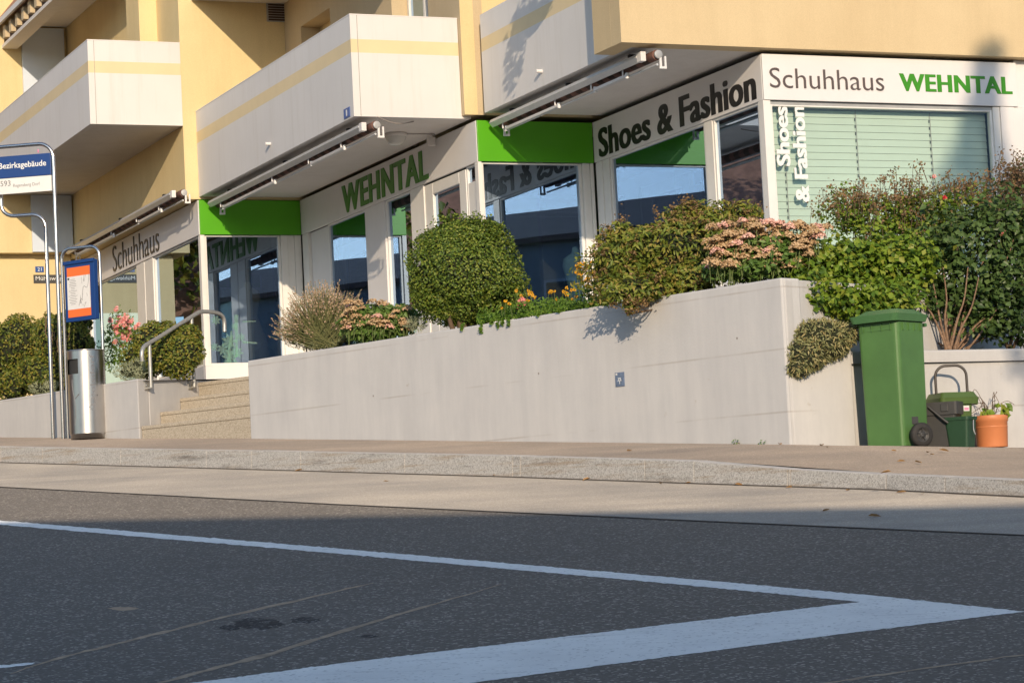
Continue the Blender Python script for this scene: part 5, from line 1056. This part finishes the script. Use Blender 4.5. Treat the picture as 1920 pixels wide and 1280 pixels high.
# ================================================================== ACROSS THE STREET (seen in the windows and by their shadows)
def house(name, label, c, ux, L, D, zb, ze, zr, wall='render', over=.5):
    t = thing(name, label, 'house'); ux = np.array([*ux, 0]); ux /= np.linalg.norm(ux); uy = np.cross(Z3, ux); c = np.array([*c, 0.])
    mb = MB(); mb.box8([c+ux*a*L/2+uy*b*D/2+Z3*z for z in (zb, ze) for a, b in ((-1, -1), (1, -1), (1, 1), (-1, 1))], wall); mb.add([c+ux*a*L/2+uy*b*D/2*(b != 0)+Z3*z for a in (-1, 1) for b, z in ((-1, ze), (1, ze), (0, zr-.15))], [(0, 1, 2), (3, 5, 4)], wall); mb.build('wall', t)
    mb = MB(); L2, D2 = L/2+over, D/2+over; dz = (zr-ze)/(D/2)*over
    for s1 in (-1, 1):
        e0, e1 = c-ux*L2+uy*s1*D2+Z3*(ze-dz), c+ux*L2+uy*s1*D2+Z3*(ze-dz); r0_, r1_ = c-ux*L2+Z3*zr, c+ux*L2+Z3*zr
        mb.box8([e0, e1, r1_, r0_, e0+Z3*.16, e1+Z3*.16, r1_+Z3*.16, r0_+Z3*.16], 'tile')
    mb.build('roof', t)
    for a in np.linspace(-.38, .38, max(2, int(L/3.2))):
        for s1 in (-1, 1):
            z_ = zb+1.2
            while z_+1.3 < ze:
                mb = MB(); m_ = c+ux*a*L+uy*s1*(D/2+.01)+Z3*(z_+.65); mb.obox(m_, ux*.5, uy*.03, Z3*.65, 'frame'); wn_ = mb.build('window', t); mb = MB(); mb.obox(m_+uy*s1*.03, ux*.42, uy*.006, Z3*.57, 'interior'); mb.build('pane', wn_); z_ += 2.7
    return t
S1 = np.array(gnd(120, 965)); S2 = np.array(gnd(1730, 955)); kk = 26
E1 = S1-np.array(SUN)/SUN.y*kk; E2 = S2-np.array(SUN)/SUN.y*kk; ed = (E2-E1)[:2]; ed /= np.linalg.norm(ed); en = np.array([-ed[1], ed[0]]); en = en if en[1] < 0 else -en
zE = (E1[2]+E2[2])/2-.07; mid = (E1[:2]+E2[:2])/2
a0_ = mid-ed*12; a1_ = E2[:2]+ed*1.5; cen = (a0_+a1_)/2+en*4.5
house('town_house', 'grey rendered house with brown roof across the street, casting the shadow on the road', cen, ed, np.linalg.norm(a1_-a0_)-.6, 8.4, -2, zE-.05, zE+1.25, 'render', .3)
house('farm_house', 'house with a large brown tiled roof mirrored in the side windows', (-23, 44), (.55, .83), 15, 11, 2, 6.9, 11.8, 'yellow', .8)
house('barn', 'dark timber barn with brown roof further up the street', (-17.5, 30), (.3, .95), 8, 6, 1.5, 4.6, 6.3, 'wood', .5)
house('terrace_house', 'pale house with brown roof down the street on the right', (38, -8), (.8, -.6), 16, 10, -4, 4.6, 8, 'render', .6)
# wooded hill behind
mb = MB(); n = 60; vs = []
for j, (rad, h) in enumerate(((60, -3), (75, 5), (95, 12), (130, 19), (190, 22))):
    for i in range(n):
        th = math.radians(-150+200*i/(n-1)); hh_ = h*(1+.12*math.sin(i*.7+j)+.08*math.sin(i*1.9))+random.uniform(-.5, .5)*(j > 0); vs.append((rad*math.cos(th)*1.2+8, rad*math.sin(th)-10, hh_))
mb.add([v for v in vs if True], [(j*n+i, j*n+i+1, (j+1)*n+i+1, (j+1)*n+i) for j in range(4) for i in range(n-1) if vs[j*n+i][1] < -4 or vs[j*n+i][0] > 45], 'forest'); tag(mb.build('hill'), kind='structure')
# conifer whose shadow falls on the right end of the facade
tp = onq(1868, 70, 22.57); k_ = 24; tip = tp-np.array(SUN)/SUN.y*k_; gz = SL*tip[1]
t = thing('conifer_tree', 'slim dark conifer across the street whose shadow reaches the corner sign', 'tree')
mb = MB(); mb.tube([(tip[0]+.35, tip[1], gz-.2), (tip[0]+.2, tip[1], gz+3), tuple(tip)], [.2, .14, .02], 'bark', 10); mb.build('trunk', t)
C = []; 
for k in range(15000):
    z_ = random.random()**.7; rr_ = (.16+2.9*z_)*(.5+.5*abs(math.sin(z_*22+2)))*math.sqrt(random.random()); th = random.uniform(0, 6.28)
    if math.sin(th*3+z_*17) > .35 and rr_ > .45: continue
    zz_ = tip[2]-z_*(tip[2]-gz-1.2); C.append((tip[0]-1.25*z_**.6+.6*z_+rr_*math.cos(th), tip[1]+rr_*math.sin(th), zz_-.3*rr_))
C = np.array(C); leafmesh('crown', C, RNG.normal(size=C.shape), .16, .07, 'conifer', t)
def tree(label, x, y, h, R_, seed, mt='hedge'):
    t = thing('broadleaf_tree', label, 'tree'); zb = road_z(x, y); rr = random.Random(seed); mb = MB(); mb.tube([(x, y, zb-.3), (x+.1, y, zb+h*.3), (x, y+.1, zb+h*.7)], [.22, .16, .07], 'bark', 8)
    for k in range(7): a_ = k*.9; mb.tube([(x, y, zb+h*(.35+.05*k)), (x+R_*.7*math.cos(a_), y+R_*.7*math.sin(a_), zb+h*(.55+.05*k))], [.07, .02], 'bark', 6)
    mb.build('trunk', t); bl = [(np.array([x+rr.gauss(0, R_*.4), y+rr.gauss(0, R_*.4), zb+h*rr.uniform(.45, .85)]), np.array([R_*.5]*3)) for _ in range(9)]
    C, N = sample(bl, 5000, .3, seed, .3); leafmesh('crown', C, N*.4+RNG.normal(size=N.shape), .22, .14, mt, t)
tree('bushy tree up the street mirrored in the far left shop window', -13.2, 46.5, 7.5, 2.3, 5); tree('second bushy tree up the street, taller, behind the barn', -20, 36, 8.5, 2.6, 6)
SC.render.engine = 'CYCLES'; SC.cycles.use_denoising = True; SC.cycles.max_bounces = 8; SC.cycles.transparent_max_bounces = 12
